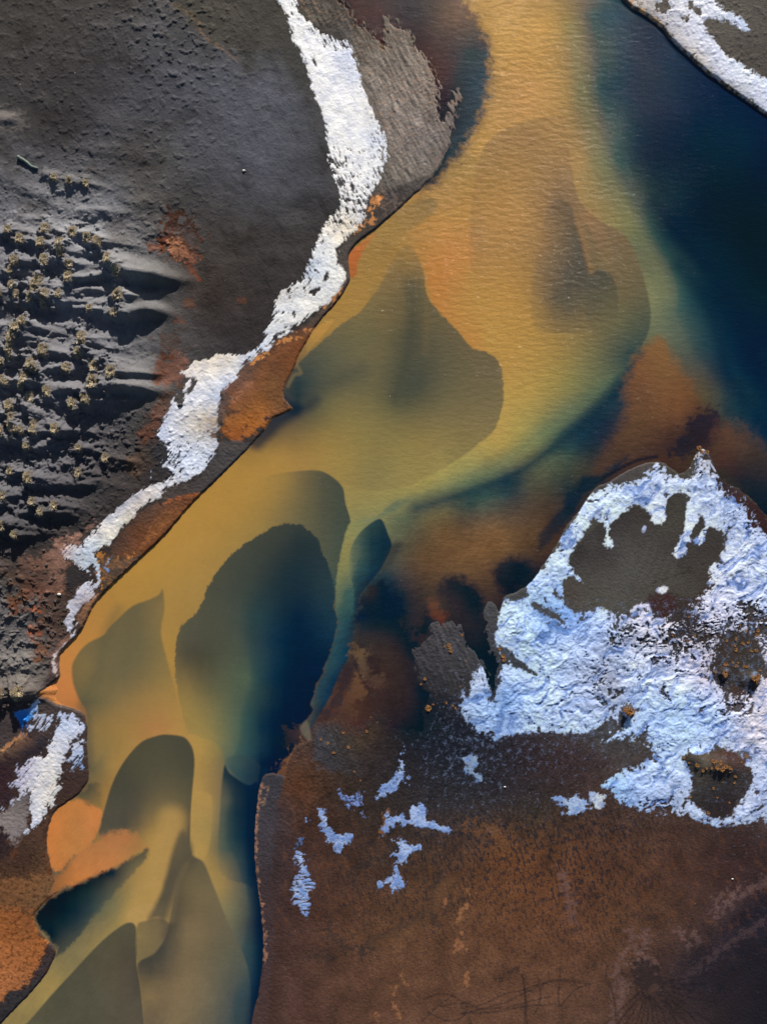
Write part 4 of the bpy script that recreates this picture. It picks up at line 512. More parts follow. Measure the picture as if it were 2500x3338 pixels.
# hummocks under the grass: (x, y, radius px, height)
TU = []                                     # filled below, shared with the grass
def hum(t, r, h, *pts):
    for q in P(t, *pts): TU.append((q[0], q[1], r, h))
hum('R', 20, .9, (410,140),(205,230),(380,260),(540,260),(550,340),(640,170),(760,220),(840,250),(170,410),(410,400),(930,390),(610,540),(370,570),(300,700),(430,690),(810,1270),(690,1170),(300,1250),(340,1290),(590,1290),(260,1370),(430,1480),(290,1520),(760,1550),(1010,510))
hum('R', 25, 1.3, (720,1040),(1015,690),(960,1320),(815,1400),(410,1150),(345,610))
hum('R', 16, .8, (110,150),(130,490),(620,440),(530,680),(180,680),(30,660),(140,600),(400,760),(780,800),(980,835),(220,1440),(60,1380),(100,1410),(50,1240))
hum('R', 19, 1.0, (240,910),(200,960),(165,1020),(145,1080),(135,1140),(140,1200))
hum('U', 22, 1.1, (590,50),(460,240),(120,60),(45,960),(255,600),(40,250))
hum('U', 16, .8, (690,20),(130,140),(125,200),(150,240),(200,250),(300,200),(300,250),(240,370),(625,380),(820,450),(620,560),(110,550),(60,740),(340,860),(150,1030),(440,810),(280,780),(10,130))
hum('Q', 22, .7, (230,540),(190,575),(40,560))
hum('A', 14, .5, (310,975),(390,990),(475,1000))
_ru = np.random.RandomState(3)
for (x, y, r, h) in TU:
    r = r*1.38; Lt = r*_ru.uniform(3.6, 7.0)*(1 if r > 20 else .75); bend = _ru.uniform(-.1, .25)
    i0, i1 = int((x-X0-r*4)/ST), int((x-X0+Lt*1.1)/ST); j0, j1 = int((y-Y0-r*4)/ST), int((y-Y0+r*5)/ST)
    i0, j0 = max(i0, 0), max(j0, 0)
    gx, gy = GX[j0:j1, i0:i1]-x, GY[j0:j1, i0:i1]-y; ed = N_edge[j0:j1, i0:i1]
    rr = np.sqrt(gx*gx*1.15+gy*gy*.62)/r*(1+.9*ed)
    mound = np.exp(-rr**2*1.3)*(1+.35*N_small[j0:j1, i0:i1]+.2*N_fine[j0:j1, i0:i1])
    s_ = np.clip(gx/Lt, 0, 1); dc = np.sqrt((gy-bend*gx*s_+3*ed)**2+9)-3
    tail = .80*(1-s_)**1.1*sstep(-.6*r, .5*r, gx)*np.exp(-dc/(r*(.62-.25*s_)))*sstep(1, .9, s_)
    Hc = H[j0:j1, i0:i1]
    H[j0:j1, i0:i1] = Hc+h*1.22*np.maximum(mound, tail)*(1-.45*sstep(.4, 1.5, Hc))
# seam of the eastern sand island and its mounds
for q, r, h in (((1310,240),40,.5),((1400,260),30,.45),((1470,260),34,.35),((1250,210),24,.3)):
    x, y = P('L', q)[0]; H += h*np.exp(-(((GX-x)**2+(GY-y)**2)/r**2))
for q, r, h in (((905,1518),17,.75),((1420,1315),16,.5),((1585,1345),18,.6),((1540,1350),26,.3)):
    x, y = P('I', q)[0]; H += h*np.exp(-(((GX-x)**2+(GY-y)**2)/r**2)**1.5)
# fan and bank ripples
H += dry*fan*(0.08*fbm(13, 3, 221, ang=58, stretch=4)+.03*fbm(7, 2, 223, ang=-35, stretch=2.5))
bz = np.clip(rbf(P('O', (900,350,[.2]),(850,440,[.8]),(760,560,[.8]),(620,700,[.2]),(480,1000,[1.]),(420,1050,[1.]),(250,1250,[1.]),(160,1600,[1.]),(180,1680,[1.]),(80,2080,[1.]),(570,1800,[1.]),(580,2000,[.8]),(960,1420,[1.2]),(730,1600,[1.2]),(780,1650,[.9]),(500,500,[.0]),(200,1000,[0.]),(1000,1900,[.15]),(700,1900,[.2]),(1500,1900,[.1]),(1250,1600,[.5]),(1100,1600,[.6]),(1400,1200,[.05]),(1580,1680,[.3]),(60,1900,[.5])))[..., 0], 0, 1.2)
H += sstep(2, 14, -riv)*bz*(.045*fbm(9, 3, 231, ang=30, stretch=1.6)+.035*fbm(20, 3, 233, ang=75, stretch=4))
H += .10*_gr*fbm(11, 3, 261, ang=70, stretch=4.5)
H += plain*dry*.02*fbm(12, 3, 237, ang=80, stretch=2.5)
np.maximum(H, .01, out=H, where=(riv_r < -8))

# ------------------------------------------------------------------ ice and frost crusts
ICE = []
def ice(name, label, cat, poly, cover, cols, rag=8, noise='edge', amp=.5, nz=None, thick=.09, soft=(-5, 9), group=None, holes=(), rough=.05, sm=2, fray=14):
    f = sdf(poly, sm=sm)+rag*NOI[noise]
    for h in holes: f = np.minimum(f, -sdf(h, sm=sm)+rag*.8*NOI[noise])
    m = sstep(soft[0], soft[1], f)
    b = rbf(cover)[..., 0] if isinstance(cover, list) else cover
    n = fbm(16, 4, 301+len(ICE)*7, gain=.7) if nz is None else nz
    core = sstep(0, fray*1.6, f)
    c = m*sstep(.26, .74, b-.42*(1-sstep(0, fray, f))+amp*2.0*n+.5*N_small*(1-sstep(0, fray, f)))
    c *= sstep(-2, 4, -riv_r)
    ICE.append(dict(name=name, label=label, cat=cat, c=c.astype(np.float32), cols=cols, thick=thick, group=group, rough=rough, core=core.astype(np.float32)))
stA = fbm(7, 3, 401, ang=62, stretch=4, gain=.7)*.8+.4*fbm(20, 3, 403, gain=.7); stU = fbm(8, 3, 405, ang=-50, stretch=6, gain=.6)*.8+.3*fbm(14, 3, 407, gain=.7)
mixA = sstep(850, 980, GY); stm = stA*(1-mixA)+(stU*.6+.55*fbm(24, 4, 409, gain=.7))*mixA
NOI['A'] = stm*3.0
A_poly = P('B', (155,-60),(180,20),(230,90),(250,200),(300,290),(340,400),(350,470),(400,580),(430,680),(445,790),(450,880),(480,980),(510,1080),(500,1130),(450,1180),(415,1240),(390,1300),(345,1400),(315,1470),(300,1530)) + P('E', (280,180),(230,235),(190,240),(150,320),(160,360),(140,410),(105,465),(100,515),(50,560),(0,590)) + P('D', (1310,592),(1240,585),(1180,590),(1130,610),(1060,625),(1010,660),(975,692),(1020,700),(1005,750),(970,800),(930,830),(915,890),(870,970),(848,1030),(870,1060),(900,1075),(905,1140),(870,1190),(900,1215),(940,1235),(870,1270),(810,1300),(720,1345),(665,1400),(610,1440),(520,1530),(460,1600),(420,1640)) + P('U', (580,1110),(540,1090),(480,1130),(470,1190),(510,1230),(570,1240),(620,1290),(680,1330),(700,1370),(640,1390),(600,1440),(570,1490),(530,1540),(520,1620),(500,1690),(530,1770),(550,1800),(500,1850),(430,1920),(400,2010),(410,2070),(440,2110),(450,2080),(435,2020),(445,1930),(500,1860),(570,1800),(595,1700),(580,1650),(610,1590),(680,1540),(740,1490),(730,1440),(775,1400),(765,1330),(760,1250),(730,1190),(750,1140),(840,1110),(900,1030),(960,950),(1020,900),(1090,820),(1180,770),(1240,740)) + P('D', (890,1330),(960,1290),(1080,1240),(1140,1160),(1190,1070),(1150,1040),(1140,1020),(1190,1000),(1180,960),(1180,900),(1190,850),(1210,780),(1280,720),(1330,640),(1400,580),(1480,500),(1560,455),(1640,415)) + P('E', (0,650),(60,595),(130,530),(210,470),(330,395),(430,330),(490,265),(540,200),(545,150),(500,90),(498,30)) + P('B', (505,1370),(495,1345),(540,1300),(600,1240),(640,1200),(650,1150),(660,1090),(700,1020),(740,950),(762,870),(772,800),(740,700),(690,610),(640,490),(610,370),(570,250),(540,222),(500,210),(440,190),(380,150),(320,100),(280,40),(260,-60))
ice('ice_sheet', 'long winding ribbon of bright white ice between the grey sand and the river bank', 'ice', A_poly,
  P('B', (200,20,[.9]),(350,250,[1.2]),(420,190,[.35]),(480,200,[.35]),(500,400,[1.2]),(520,320,[.9]),(600,650,[1.15]),(690,740,[.62]),(740,800,[.62]),(560,760,[1.1]),(470,880,[.3]),(540,920,[.55]),(650,930,[1.0]),(740,900,[.35]),(560,1020,[.5]),(620,1080,[.45]),(600,1150,[.6]),(500,1200,[.5]),(570,1250,[.9]),(450,1280,[.9]),(420,1400,[.95]),(370,1440,[.55]),(480,1500,[1.0]),(330,1500,[.4]),(350,1580,[.75]),(250,1600,[.7]),(170,1610,[.3]),(440,1600,[1.])) + P('E', (190,300,[.6]),(250,380,[.95]),(120,500,[.8]),(40,590,[.9])) + P('D', (1150,660,[1.1]),(1200,590,[.9]),(1030,700,[.9]),(1080,850,[1.1]),(950,850,[.9]),(900,1000,[1.1]),(1050,1000,[.9]),(1150,950,[.75]),(940,1120,[.4]),(900,1180,[.35]),(980,1160,[.5]),(1020,1120,[.65]),(1100,1120,[.75]),(1040,1200,[.85]),(860,1270,[.6]),(850,1320,[.9]),(700,1420,[.95]),(600,1540,[1.1])) + P('U', (620,1200,[.85]),(580,1230,[.7]),(700,1300,[.5]),(740,1260,[.7]),(720,1400,[.55]),(640,1430,[.8]),(560,1600,[1.0]),(560,1700,[.9]),(560,1800,[.85]),(440,1980,[1.4]),(500,1880,[1.2]),(520,1130,[.55]),(760,1090,[1.])),
  P('B', (200,20,(248,248,252)),(400,300,(250,250,252)),(540,320,(216,222,240)),(540,600,(250,250,252)),(690,640,(236,234,228)),(700,720,(214,222,238)),(640,850,(250,250,252)),(600,1150,(236,236,236)),(520,1260,(244,232,208)),(560,1230,(240,226,200)),(450,1350,(240,240,238)),(480,1480,(234,234,230)),(370,1460,(205,218,236)),(340,1600,(238,236,230)),(200,1600,(222,216,206))) + P('E', (220,310,(226,232,240)),(260,400,(244,242,236)),(60,560,(214,224,240))) + P('D', (1150,700,(246,240,232)),(1220,600,(222,210,192)),(1040,680,(236,226,216)),(1050,860,(226,228,238)),(1190,800,(206,220,246)),(900,990,(190,200,222)),(1050,960,(196,186,168)),(1120,920,(216,202,176)),(1160,960,(150,130,112)),(960,1030,(228,228,234)),(1000,1130,(206,218,240)),(1100,1120,(222,230,244)),(850,1290,(220,218,222)),(850,1350,(206,198,190)),(720,1400,(196,190,190)),(640,1450,(212,214,226)),(680,1480,(230,222,204)),(560,1560,(228,222,208)),(500,1600,(210,218,228))) + P('U', (520,1150,(206,178,168)),(600,1200,(196,208,220)),(680,1260,(212,222,232)),(740,1300,(190,204,222)),(630,1430,(206,206,220)),(570,1560,(178,178,190)),(640,1570,(176,150,134)),(560,1700,(206,208,222)),(520,1790,(196,200,212)),(440,1980,(214,198,194)),(420,2080,(200,180,170))),
  rag=6, noise='A', fray=7, nz=stm+.06, amp=.66, thick=.045, soft=(-4, 7), rough=.035,
  holes=(P('D', (1040,725),(1058,735),(1050,775),(1020,805),(1000,800),(1030,770)), P('D', (970,800),(1005,800),(990,840),(955,850),(945,830)), P('D', (975,855),(995,860),(975,875),(962,866)), P('B', (370,310),(385,345),(378,358),(366,330)), P('B', (430,1490),(450,1478),(440,1515),(420,1520)), P('B', (350,1580),(400,1555),(400,1572),(365,1592)), P('E', (215,435),(225,440),(215,450),(208,447)), P('E', (262,370),(272,368),(266,386),(258,384)), P('U', (700,1240),(735,1330),(745,1400),(720,1380),(695,1300)), P('U', (580,1690),(580,1740),(540,1800),(560,1740))))
ice('shore_ice', 'white and grey shore ice along the far bank in the upper right corner', 'ice',
  P('C', (860,-80),(900,0),(960,60),(1035,112),(1085,150),(1155,240),(1235,310),(1305,375),(1405,450),(1505,520),(1602,590),(1657,630),(1860,760),(1860,560),(1657,440),(1560,380),(1440,300),(1385,240),(1330,185),(1310,125),(1345,110),(1420,125),(1460,130),(1520,185),(1550,160),(1510,100),(1430,60),(1380,10),(1380,-80)),
  P('C', (950,0,[.7]),(1050,60,[.75]),(1100,50,[.6]),(1150,130,[.9]),(1200,200,[1.]),(1300,250,[1.1]),(1250,330,[.7]),(1400,380,[1.1]),(1500,450,[1.1]),(1600,540,[.9]),(1350,50,[1.]),(1450,100,[.9]),(1200,20,[1.]),(1420,340,[1.1])),
  P('C', (960,20,(206,196,186)),(1060,60,(150,146,148)),(1100,120,(196,194,200)),(1150,190,(176,172,174)),(1200,150,(206,208,220)),(1250,220,(214,216,230)),(1240,300,(186,176,164)),(1350,300,(220,224,240)),(1400,400,(206,210,230)),(1340,400,(178,170,156)),(1500,450,(222,228,246)),(1480,510,(160,156,146)),(1600,560,(206,212,230)),(1300,30,(232,236,248)),(1400,70,(216,222,238)),(1450,120,(190,204,228)),(1100,20,(214,214,222))),
  rag=6, amp=.55, thick=.07, rough=.07, holes=(P('C', (1225,28),(1270,45),(1292,78),(1270,84),(1240,60)), P('C', (1070,25),(1110,30),(1120,60),(1080,70)), P('C', (1205,105),(1225,112),(1215,125))))
ice('ochre_ice_rim', 'thin ochre stained crust edging the upper right shore ice above dark blue water', 'ice rim',
  P('C', (855,-80),(890,0),(950,65),(1025,118),(1080,160),(1140,240),(1225,318),(1295,385),(1395,460),(1495,530),(1595,598),(1657,642),(1760,720),(1740,680),(1657,615),(1600,572),(1500,505),(1405,435),(1310,362),(1245,298),(1165,215),(1100,125),(1050,90),(960,30),(920,-10),(900,-80)),
  P('C', (900,-20,[1.]),(1000,90,[.9]),(1100,190,[.55]),(1200,300,[.4]),(1300,380,[.6]),(1400,450,[.5]),(1500,530,[.8]),(1650,640,[.7])),
  P('C', (920,0,(224,170,116)),(1000,80,(226,176,120)),(1100,180,(190,160,130)),(1260,340,(196,168,140)),(1450,480,(206,170,120)),(1600,600,(200,170,130))), rag=7, noise='small', amp=.7, thick=.05)
Cc = P('I', (345,822),(400,780),(450,745),(520,640),(540,590),(575,530),(615,480),(700,350),(760,320),(850,290),(960,270),(1005,235),(1040,185),(1095,178),(1110,230),(1160,250),(1230,240),(1235,190),(1265,130),(1290,100),(1330,110),(1345,140),(1360,200),(1395,240),(1400,280),(1430,330),(1470,290),(1530,350),(1580,420),(1610,520),(1657,560),(1900,620),(1900,1700)) + P('L', (1900,570),(1657,545),(1600,562),(1500,583),(1380,588),(1280,560),(1180,530),(1060,525),(960,508),(870,470),(820,415),(760,370),(830,300),(920,270),(990,235),(1040,200),(1010,160),(960,120),(900,130),(820,140),(760,120),(860,60),(820,10),(780,40),(700,78),(600,90),(500,85),(420,75),(300,90),(200,110),(120,90),(60,60)) + P('M', (1450,1040),(1330,990),(1250,910),(1220,840),(1260,790),(1300,740),(1310,640),(1360,560),(1380,545),(1420,600),(1440,690),(1460,790),(1475,790),(1480,720),(1500,640),(1520,570),(1600,540),(1540,500),(1500,440),(1465,370),(1480,280),(1520,170),(1545,90)) + P('I', (250,905),(310,930),(360,900))
bare = P('I', (600,740),(590,690),(650,590),(700,515),(770,500),(785,540),(775,600),(790,640),(825,632),(812,580),(800,530),(850,470),(920,430),(980,410),(1008,440),(1020,490),(1050,515),(1085,518),(1110,480),(1110,390),(1150,352),(1190,345),(1222,380),(1212,450),(1195,560),(1170,620),(1140,670),(1170,700),(1210,680),(1240,620),(1300,625),(1330,590),(1320,545),(1370,525),(1405,555),(1420,640),(1380,710),(1335,755),(1335,830),(1290,895),(1230,905),(1150,980),(1040,980),(1010,935),(940,950),(900,980),(830,990),(780,960),(700,975),(620,990),(570,950),(555,870),(555,820),(600,800),(660,825),(640,800))
shelf = ice
wq = (60*fbm(90, 3, 511), 60*fbm(90, 3, 513))
SWI = fbm(34, 5, 519, ang=-38, stretch=3, gain=.65, wx_=wq)
WEB = .30-1.9*np.abs(fbm(48, 5, 515, ang=-30, stretch=1.5, gain=.62, wx_=wq))+.75*fbm(11, 4, 517, gain=.75)
shelf('ice_shelf', 'broad blue-white frozen crust spreading round bare grey sand on the right side', 'ice', Cc,
  P('I', (450,850,[1.]),(560,700,[1.1]),(700,450,[1.1]),(640,500,[1.]),(900,350,[1.]),(1060,230,[.75]),(1060,420,[1.2]),(1250,220,[.45]),(1300,160,[.7]),(1200,330,[1.2]),(1300,350,[1.]),(1450,400,[.75]),(1540,430,[.5]),(1460,560,[1.1]),(1600,600,[.9]),(1500,720,[1.2]),(1400,830,[.75]),(1550,880,[1.1]),(1650,800,[1.2]),(1450,900,[.8]),(1300,950,[.6]),(1340,1020,[.5]),(1230,970,[.15]),(1150,1040,[.1]),(1200,1100,[.12]),(1550,960,[.05]),(1430,1010,[.4]),(1620,1000,[.15]),(1500,1060,[.45]),(1300,1140,[.2]),(1250,1200,[.45]),(1350,1190,[.5]),(1430,1110,[.25]),(1500,1220,[.0]),(1550,1300,[.0]),(1450,1330,[.05]),(1480,1160,[.1]),(1600,1100,[.3]),(1640,1200,[.6]),(1620,1400,[.9]),(1500,1440,[.15]),(1430,1460,[.25]),(1400,1380,[.6]),(1560,1500,[.4]),(970,980,[1.]),(1000,1060,[.75]),(920,1060,[.2]),(870,1060,[.35]),(1100,1050,[.6]),(1050,1130,[.4]),(950,1130,[.5]),(750,1020,[.95]),(500,1050,[1.]),(350,1100,[1.2]),(250,1050,[1.1]),(550,1150,[.95]),(700,1150,[.75]),(850,1180,[.45]),(980,1200,[.42]),(750,1300,[.45]),(680,1350,[.5]),(820,1400,[.42]),(880,1250,[1.]),(980,1260,[1.]),(980,1290,[.6]),(1100,1180,[.4]),(1080,1330,[1.]),(1120,1390,[.4]),(1200,1300,[.6]),(1280,1400,[.95]),(500,1300,[1.]),(350,1350,[1.1]),(450,1500,[1.]),(600,1450,[.75]),(950,1400,[1.]),(700,1560,[1.]),(300,1550,[1.]),(100,1500,[.85]),(130,1340,[.8]),(130,1450,[.9]),(880,1560,[.8]),(1000,1500,[1.1]),(1200,1500,[1.1]),(1100,1600,[1.]),(1400,1580,[1.])) + P('L', (1560,60,[1.]),(1100,90,[.8]),(1200,130,[1.]),(1600,150,[.9]),(950,330,[1.]),(1100,300,[1.]),(1050,430,[.6]),(1150,420,[.6]),(850,380,[.9]),(1200,520,[.85]),(1300,540,[1.]),(1200,370,[.9]),(1600,300,[.95]),(1520,480,[.9]),(1620,480,[.75]),(1500,560,[1.]),(880,100,[.5])),
  P('I', (450,850,(176,200,240)),(430,930,(150,185,235)),(560,700,(196,216,248)),(700,450,(200,218,248)),(900,350,(196,214,246)),(1060,250,(176,190,218)),(1060,450,(216,228,250)),(1300,130,(186,180,178)),(1300,250,(180,194,222)),(1200,330,(206,220,248)),(1450,420,(170,186,216)),(1540,430,(140,158,196)),(1460,560,(204,218,248)),(1600,600,(186,200,232)),(1500,720,(204,214,244)),(1550,880,(196,208,240)),(1650,850,(190,206,244)),(1400,1000,(186,188,208)),(1300,1150,(176,176,194)),(1500,1100,(190,194,216)),(1640,1200,(206,204,216)),(1620,1400,(204,200,212)),(1300,1350,(190,184,198)),(970,980,(206,206,226)),(1100,1050,(200,200,214)),(950,1130,(150,156,176)),(750,1020,(186,208,246)),(600,1020,(110,150,215)),(500,980,(140,180,232)),(300,1000,(190,214,248)),(350,1200,(180,206,246)),(550,1150,(176,198,238)),(700,1200,(166,184,220)),(850,1200,(140,154,186)),(750,1350,(146,154,176)),(850,1400,(150,156,176)),(880,1250,(206,220,248)),(1080,1330,(204,216,246)),(1250,1400,(204,218,248)),(500,1300,(184,208,246)),(350,1350,(184,208,246)),(250,1450,(110,150,205)),(450,1500,(186,208,248)),(950,1420,(190,210,246)),(700,1560,(184,204,242)),(300,1580,(170,196,238)),(100,1500,(150,176,214)),(120,1350,(176,190,216)),(1000,1500,(176,202,246)),(1200,1500,(170,198,244)),(1100,1600,(166,194,240)),(1400,1550,(176,200,242)),(1560,1580,(206,204,216))) + P('L', (1560,60,(200,196,206)),(1600,150,(196,196,212)),(1200,130,(176,202,244)),(950,330,(176,200,244)),(1100,300,(184,204,240)),(1100,430,(140,158,192)),(850,380,(150,186,236)),(1200,520,(176,192,220)),(1400,570,(170,190,220)),(1600,300,(184,200,234)),(1620,480,(170,184,214)),(1520,450,(186,196,220))),
  rag=7, amp=.42, nz=WEB+.08, fray=44, thick=.06, soft=(-5, 8), rough=.07,
  holes=(bare, P('I', (1310,465),(1318,500),(1300,560),(1255,590),(1238,575),(1270,520),(1290,470)), P('I', (510,870),(550,905),(545,915),(515,900)),
         P('L', (1200,205),(1300,195),(1400,172),(1480,190),(1535,240),(1575,310),(1560,390),(1490,470),(1440,545),(1350,540),(1300,490),(1225,440),(1260,360),(1240,280)),
         P('I', (1380,1300),(1430,1180),(1470,1130),(1590,1180),(1630,1280),(1600,1365),(1500,1380),(1390,1350)),
         P('I', (885,1495),(935,1492),(930,1540),(905,1555),(890,1530)), P('M', (1450,300),(1440,420),(1480,440)), P('I', (200,1180),(260,1200),(330,1260),(415,1325),(380,1320),(300,1280),(230,1240)), P('I', (370,930),(420,970),(480,1010),(560,1052),(520,1000),(440,950))))
Dp = P('Q', (600,710),(570,720),(555,770),(520,800),(505,880),(470,890),(390,920),(300,945),(215,975),(230,930),(290,830),(310,770),(360,735),(420,760),(490,750),(520,770),(545,720),(590,700),(610,790),(660,750),(700,780),(730,830),(780,870),(775,920),(740,960),(760,1010),(770,1100),(765,1200),(755,1255),(700,1260),(640,1295),(610,1280),(640,1220),(600,1190),(580,1290),(550,1450),(530,1520),(500,1600),(440,1620),(400,1700),(370,1740),(290,1800),(230,1860),(240,1800),(290,1700),(270,1620),(280,1500),(250,1470),(180,1530),(80,1620),(0,1680),(-160,1700),(-160,1630),(0,1600),(80,1590),(160,1530),(170,1470),(110,1430),(60,1380),(140,1330),(130,1250),(220,1170),(300,1130),(400,1130),(430,1080),(460,970),(480,910),(505,890),(520,860))
ice('frost_fan', 'fan shaped white ice and frost streaks beside the orange pond at lower left', 'ice', Dp,
  P('Q', (450,1200,[1.2]),(560,950,[1.]),(560,850,[.9]),(700,850,[1.]),(430,850,[.6]),(350,900,[.55]),(300,850,[.5]),(250,1250,[.75]),(150,1400,[.6]),(180,1300,[.65]),(350,1500,[1.2]),(330,1750,[1.1]),(720,1150,[.75]),(640,1250,[.45]),(690,1200,[.5]),(480,1550,[.8]),(100,1620,[.8]),(-50,1650,[.8]),(560,1200,[1.]),(480,1000,[.8])),
  P('Q', (450,1150,(232,230,230)),(480,1250,(238,236,230)),(560,900,(196,210,238)),(700,850,(206,216,240)),(650,1000,(214,214,222)),(350,850,(180,186,206)),(250,1250,(186,184,208)),(150,1400,(178,176,198)),(350,1500,(238,236,236)),(330,1750,(214,216,226)),(740,1150,(150,176,216)),(700,1230,(140,168,210)),(480,1500,(214,208,196)),(100,1600,(190,198,220)),(-50,1650,(186,196,216)),(540,1250,(210,206,202))),
  rag=8, amp=.5, nz=stU*1.1, thick=.05, rough=.06, holes=(P('Q', (600,1180),(650,1030),(690,970),(740,960),(720,990),(660,1060),(625,1200)), P('Q', (498,800),(530,770),(510,860),(500,900))))
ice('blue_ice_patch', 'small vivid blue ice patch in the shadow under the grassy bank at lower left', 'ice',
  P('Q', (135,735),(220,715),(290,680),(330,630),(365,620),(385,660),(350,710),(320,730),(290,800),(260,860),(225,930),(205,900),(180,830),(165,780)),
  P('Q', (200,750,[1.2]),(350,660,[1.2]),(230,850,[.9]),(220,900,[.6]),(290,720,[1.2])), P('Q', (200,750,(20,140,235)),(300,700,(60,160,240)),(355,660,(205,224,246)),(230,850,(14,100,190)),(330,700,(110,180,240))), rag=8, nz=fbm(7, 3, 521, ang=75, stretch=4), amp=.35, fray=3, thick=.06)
def patch(label, poly, cov=.8, col=(150,172,214), **k):
    q = poly[0]; mx = sum(p[0] for p in poly)/len(poly); my = sum(p[1] for p in poly)/len(poly)
    k.setdefault('nz', fbm(9, 4, 541+len(ICE), gain=.75)); k.setdefault('rag', 9); k.setdefault('fray', 4); cov = cov+.10
    ice('ice_patch', label, 'ice', poly, cov, [(mx, my, col), (mx+40, my-60, tuple(min(255, c+22) for c in col))], group='small ice patches on the brown flats', amp=k.pop('amp', .5), thick=.035, **k)
hz = fbm(6, 3, 599, ang=2, stretch=5)
patch('ladder like white ice patch crossed by dark lines, nearest the lower river bank', P('K', (285,700),(310,725),(330,740),(322,780),(340,830),(350,865),(378,880),(370,930),(350,960),(350,1010),(335,1040),(325,1075),(300,1060),(275,1020),(255,980),(248,890),(280,860),(290,820),(270,780),(250,820),(270,740)), .62, nz=hz, amp=.8)
patch('faint blue frost tip just above the ladder like ice patch', P('K', (265,665),(285,655),(302,665),(300,700),(280,720),(268,700)), .5, (60,84,120))
patch('slanting white ice patch with a bulging lower right end, left of centre on the flats', P('K', (380,480),(410,500),(450,530),(460,580),(490,620),(540,625),(578,635),(560,680),(530,700),(525,740),(490,735),(470,690),(435,670),(430,620),(405,580),(395,530)), .68)
patch('tiny white ice dot left of the slanting ice patch', P('K', (325,540),(345,542),(355,560),(340,568),(328,555)), .9)
patch('scattered bluish frost cluster above the slanting ice patch', P('K', (505,400),(560,420),(600,410),(640,400),(630,450),(645,500),(645,550),(625,540),(600,490),(570,500),(540,480),(510,440)), .42, (120,142,200))
patch('jagged white ice patch running up to the right, uppermost of the pale patches', P('K', (705,430),(725,400),(735,365),(780,340),(815,330),(820,280),(850,170),(860,240),(850,320),(845,355),(820,390),(780,415),(730,440)), .68)
patch('small hooked ice patch right of the jagged uppermost patch', P('K', (870,330),(885,320),(892,350),(882,365),(868,352)), .85)
patch('largest white ice patch on the brown flats, arched with a blocky right shoulder', P('K', (765,490),(780,500),(775,540),(830,530),(880,555),(875,510),(900,468),(960,480),(975,530),(1010,560),(1060,580),(1100,590),(1095,625),(1040,610),(960,590),(880,595),(830,575),(790,590),(770,630),(740,620),(745,560)), .8)
patch('veined ice patch hanging below the arched one with a rounded foot', P('K', (790,660),(850,665),(890,690),(975,685),(940,710),(890,740),(860,790),(830,810),(830,845),(860,880),(855,920),(810,948),(780,935),(770,900),(720,920),(700,890),(760,870),(810,830),(800,790),(820,760),(780,740),(830,715),(820,690)), .7)
patch('pale blue grey ice patch tapering to the lower right, below the ice shelf', P('K', (1155,205),(1200,210),(1230,200),(1260,215),(1250,260),(1240,290),(1285,320),(1298,355),(1270,358),(1230,320),(1190,290),(1175,250)), .85, (128,150,180))
patch('kite shaped pale blue ice patch left of the cracked ice mound', P('L', (480,435),(530,435),(590,430),(640,420),(665,440),(695,455),(670,500),(640,532),(590,530),(540,528),(570,500),(545,460)), .95, (158,180,214), amp=.4)
patch('cracked ice mound in two lumps beside the kite shaped patch', P('L', (700,408),(740,402),(782,425),(782,455),(765,470),(770,490),(740,503),(712,495),(706,460),(695,440)), .9, (196,206,216), amp=.5)
patch('heart shaped little ice patch at the right edge below the ice shelf', P('L', (1628,545),(1645,540),(1652,555),(1640,566)), 1., (196,206,222))
patch('small ice tongue dripping from the lower edge of the ice shelf', P('K', (1335,95),(1370,100),(1368,130),(1345,140),(1330,120)), .9, (150,176,210))
patch('thin ice finger pointing up beside the ripple marked island', P('M', (1262,725),(1270,760),(1292,800),(1270,808),(1250,790)), .85, (170,180,200))
patch('brilliant white oval of ice on the bare grey sand', P('I', (1055,872),(1070,852),(1105,845),(1130,862),(1110,885),(1085,893)), 1.3, (236,238,244), rag=4, amp=.2)
patch('small upright white ice chip on the bare grey sand', P('I', (980,530),(995,522),(1000,545),(988,558),(976,550)), 1.3, (232,232,240), rag=3, amp=.2)
patch('slim white ice sliver at the top edge left of the ribbon of ice', P('A', (1350,-20),(1362,-20),(1362,5),(1354,14)), 1., (230,232,240), rag=3)
patch('frosted blue grey streak on the ochre grained bank', P('G', (580,365),(597,360),(596,400),(590,440),(575,430),(572,400)), .6, (150,170,196), rag=6)
patch('two tiny ice flecks above the ribbon of ice on the dark sand', P('D', (815,1222),(824,1220),(826,1255),(820,1280),(812,1250)), .8, (206,210,226), rag=5)
# ------------------------------------------------------------------ meshes
ext = np.cumsum(16*1.5**np.arange(19))
ax = np.concatenate([xs[0]-ext[::-1], xs, xs[-1]+ext]).astype(np.float32)
ay = np.concatenate([ys[0]-ext[::-1], ys, ys[-1]+ext]).astype(np.float32)
NE = len(ext)
def pad(a):                                  # beyond the surveyed ground: its margins carried on, smoothed out
    p = np.pad(a, ((NE, NE), (NE, NE))+((0, 0),)*(a.ndim-2), mode='edge').astype(np.float32)
    def sm(v, n=90):
        k = np.pad(v, ((n, n),)+((0, 0),)*(v.ndim-1), mode='edge'); c = np.cumsum(np.concatenate([k[:1]*0, k]), 0, dtype=np.float64)
        return ((c[2*n+1:]-c[:-2*n-1])/(2*n+1)).astype(np.float32)
    for q in range(NE):
        t = min(1, (q+1)/2)
        for i in (NE-1-q, p.shape[1]-NE+q): p[:, i] = p[:, i]*(1-t)+sm(p[:, i])*t
        for j in (NE-1-q, p.shape[0]-NE+q): p[j] = p[j]*(1-t)+sm(p[j])*t
    return p
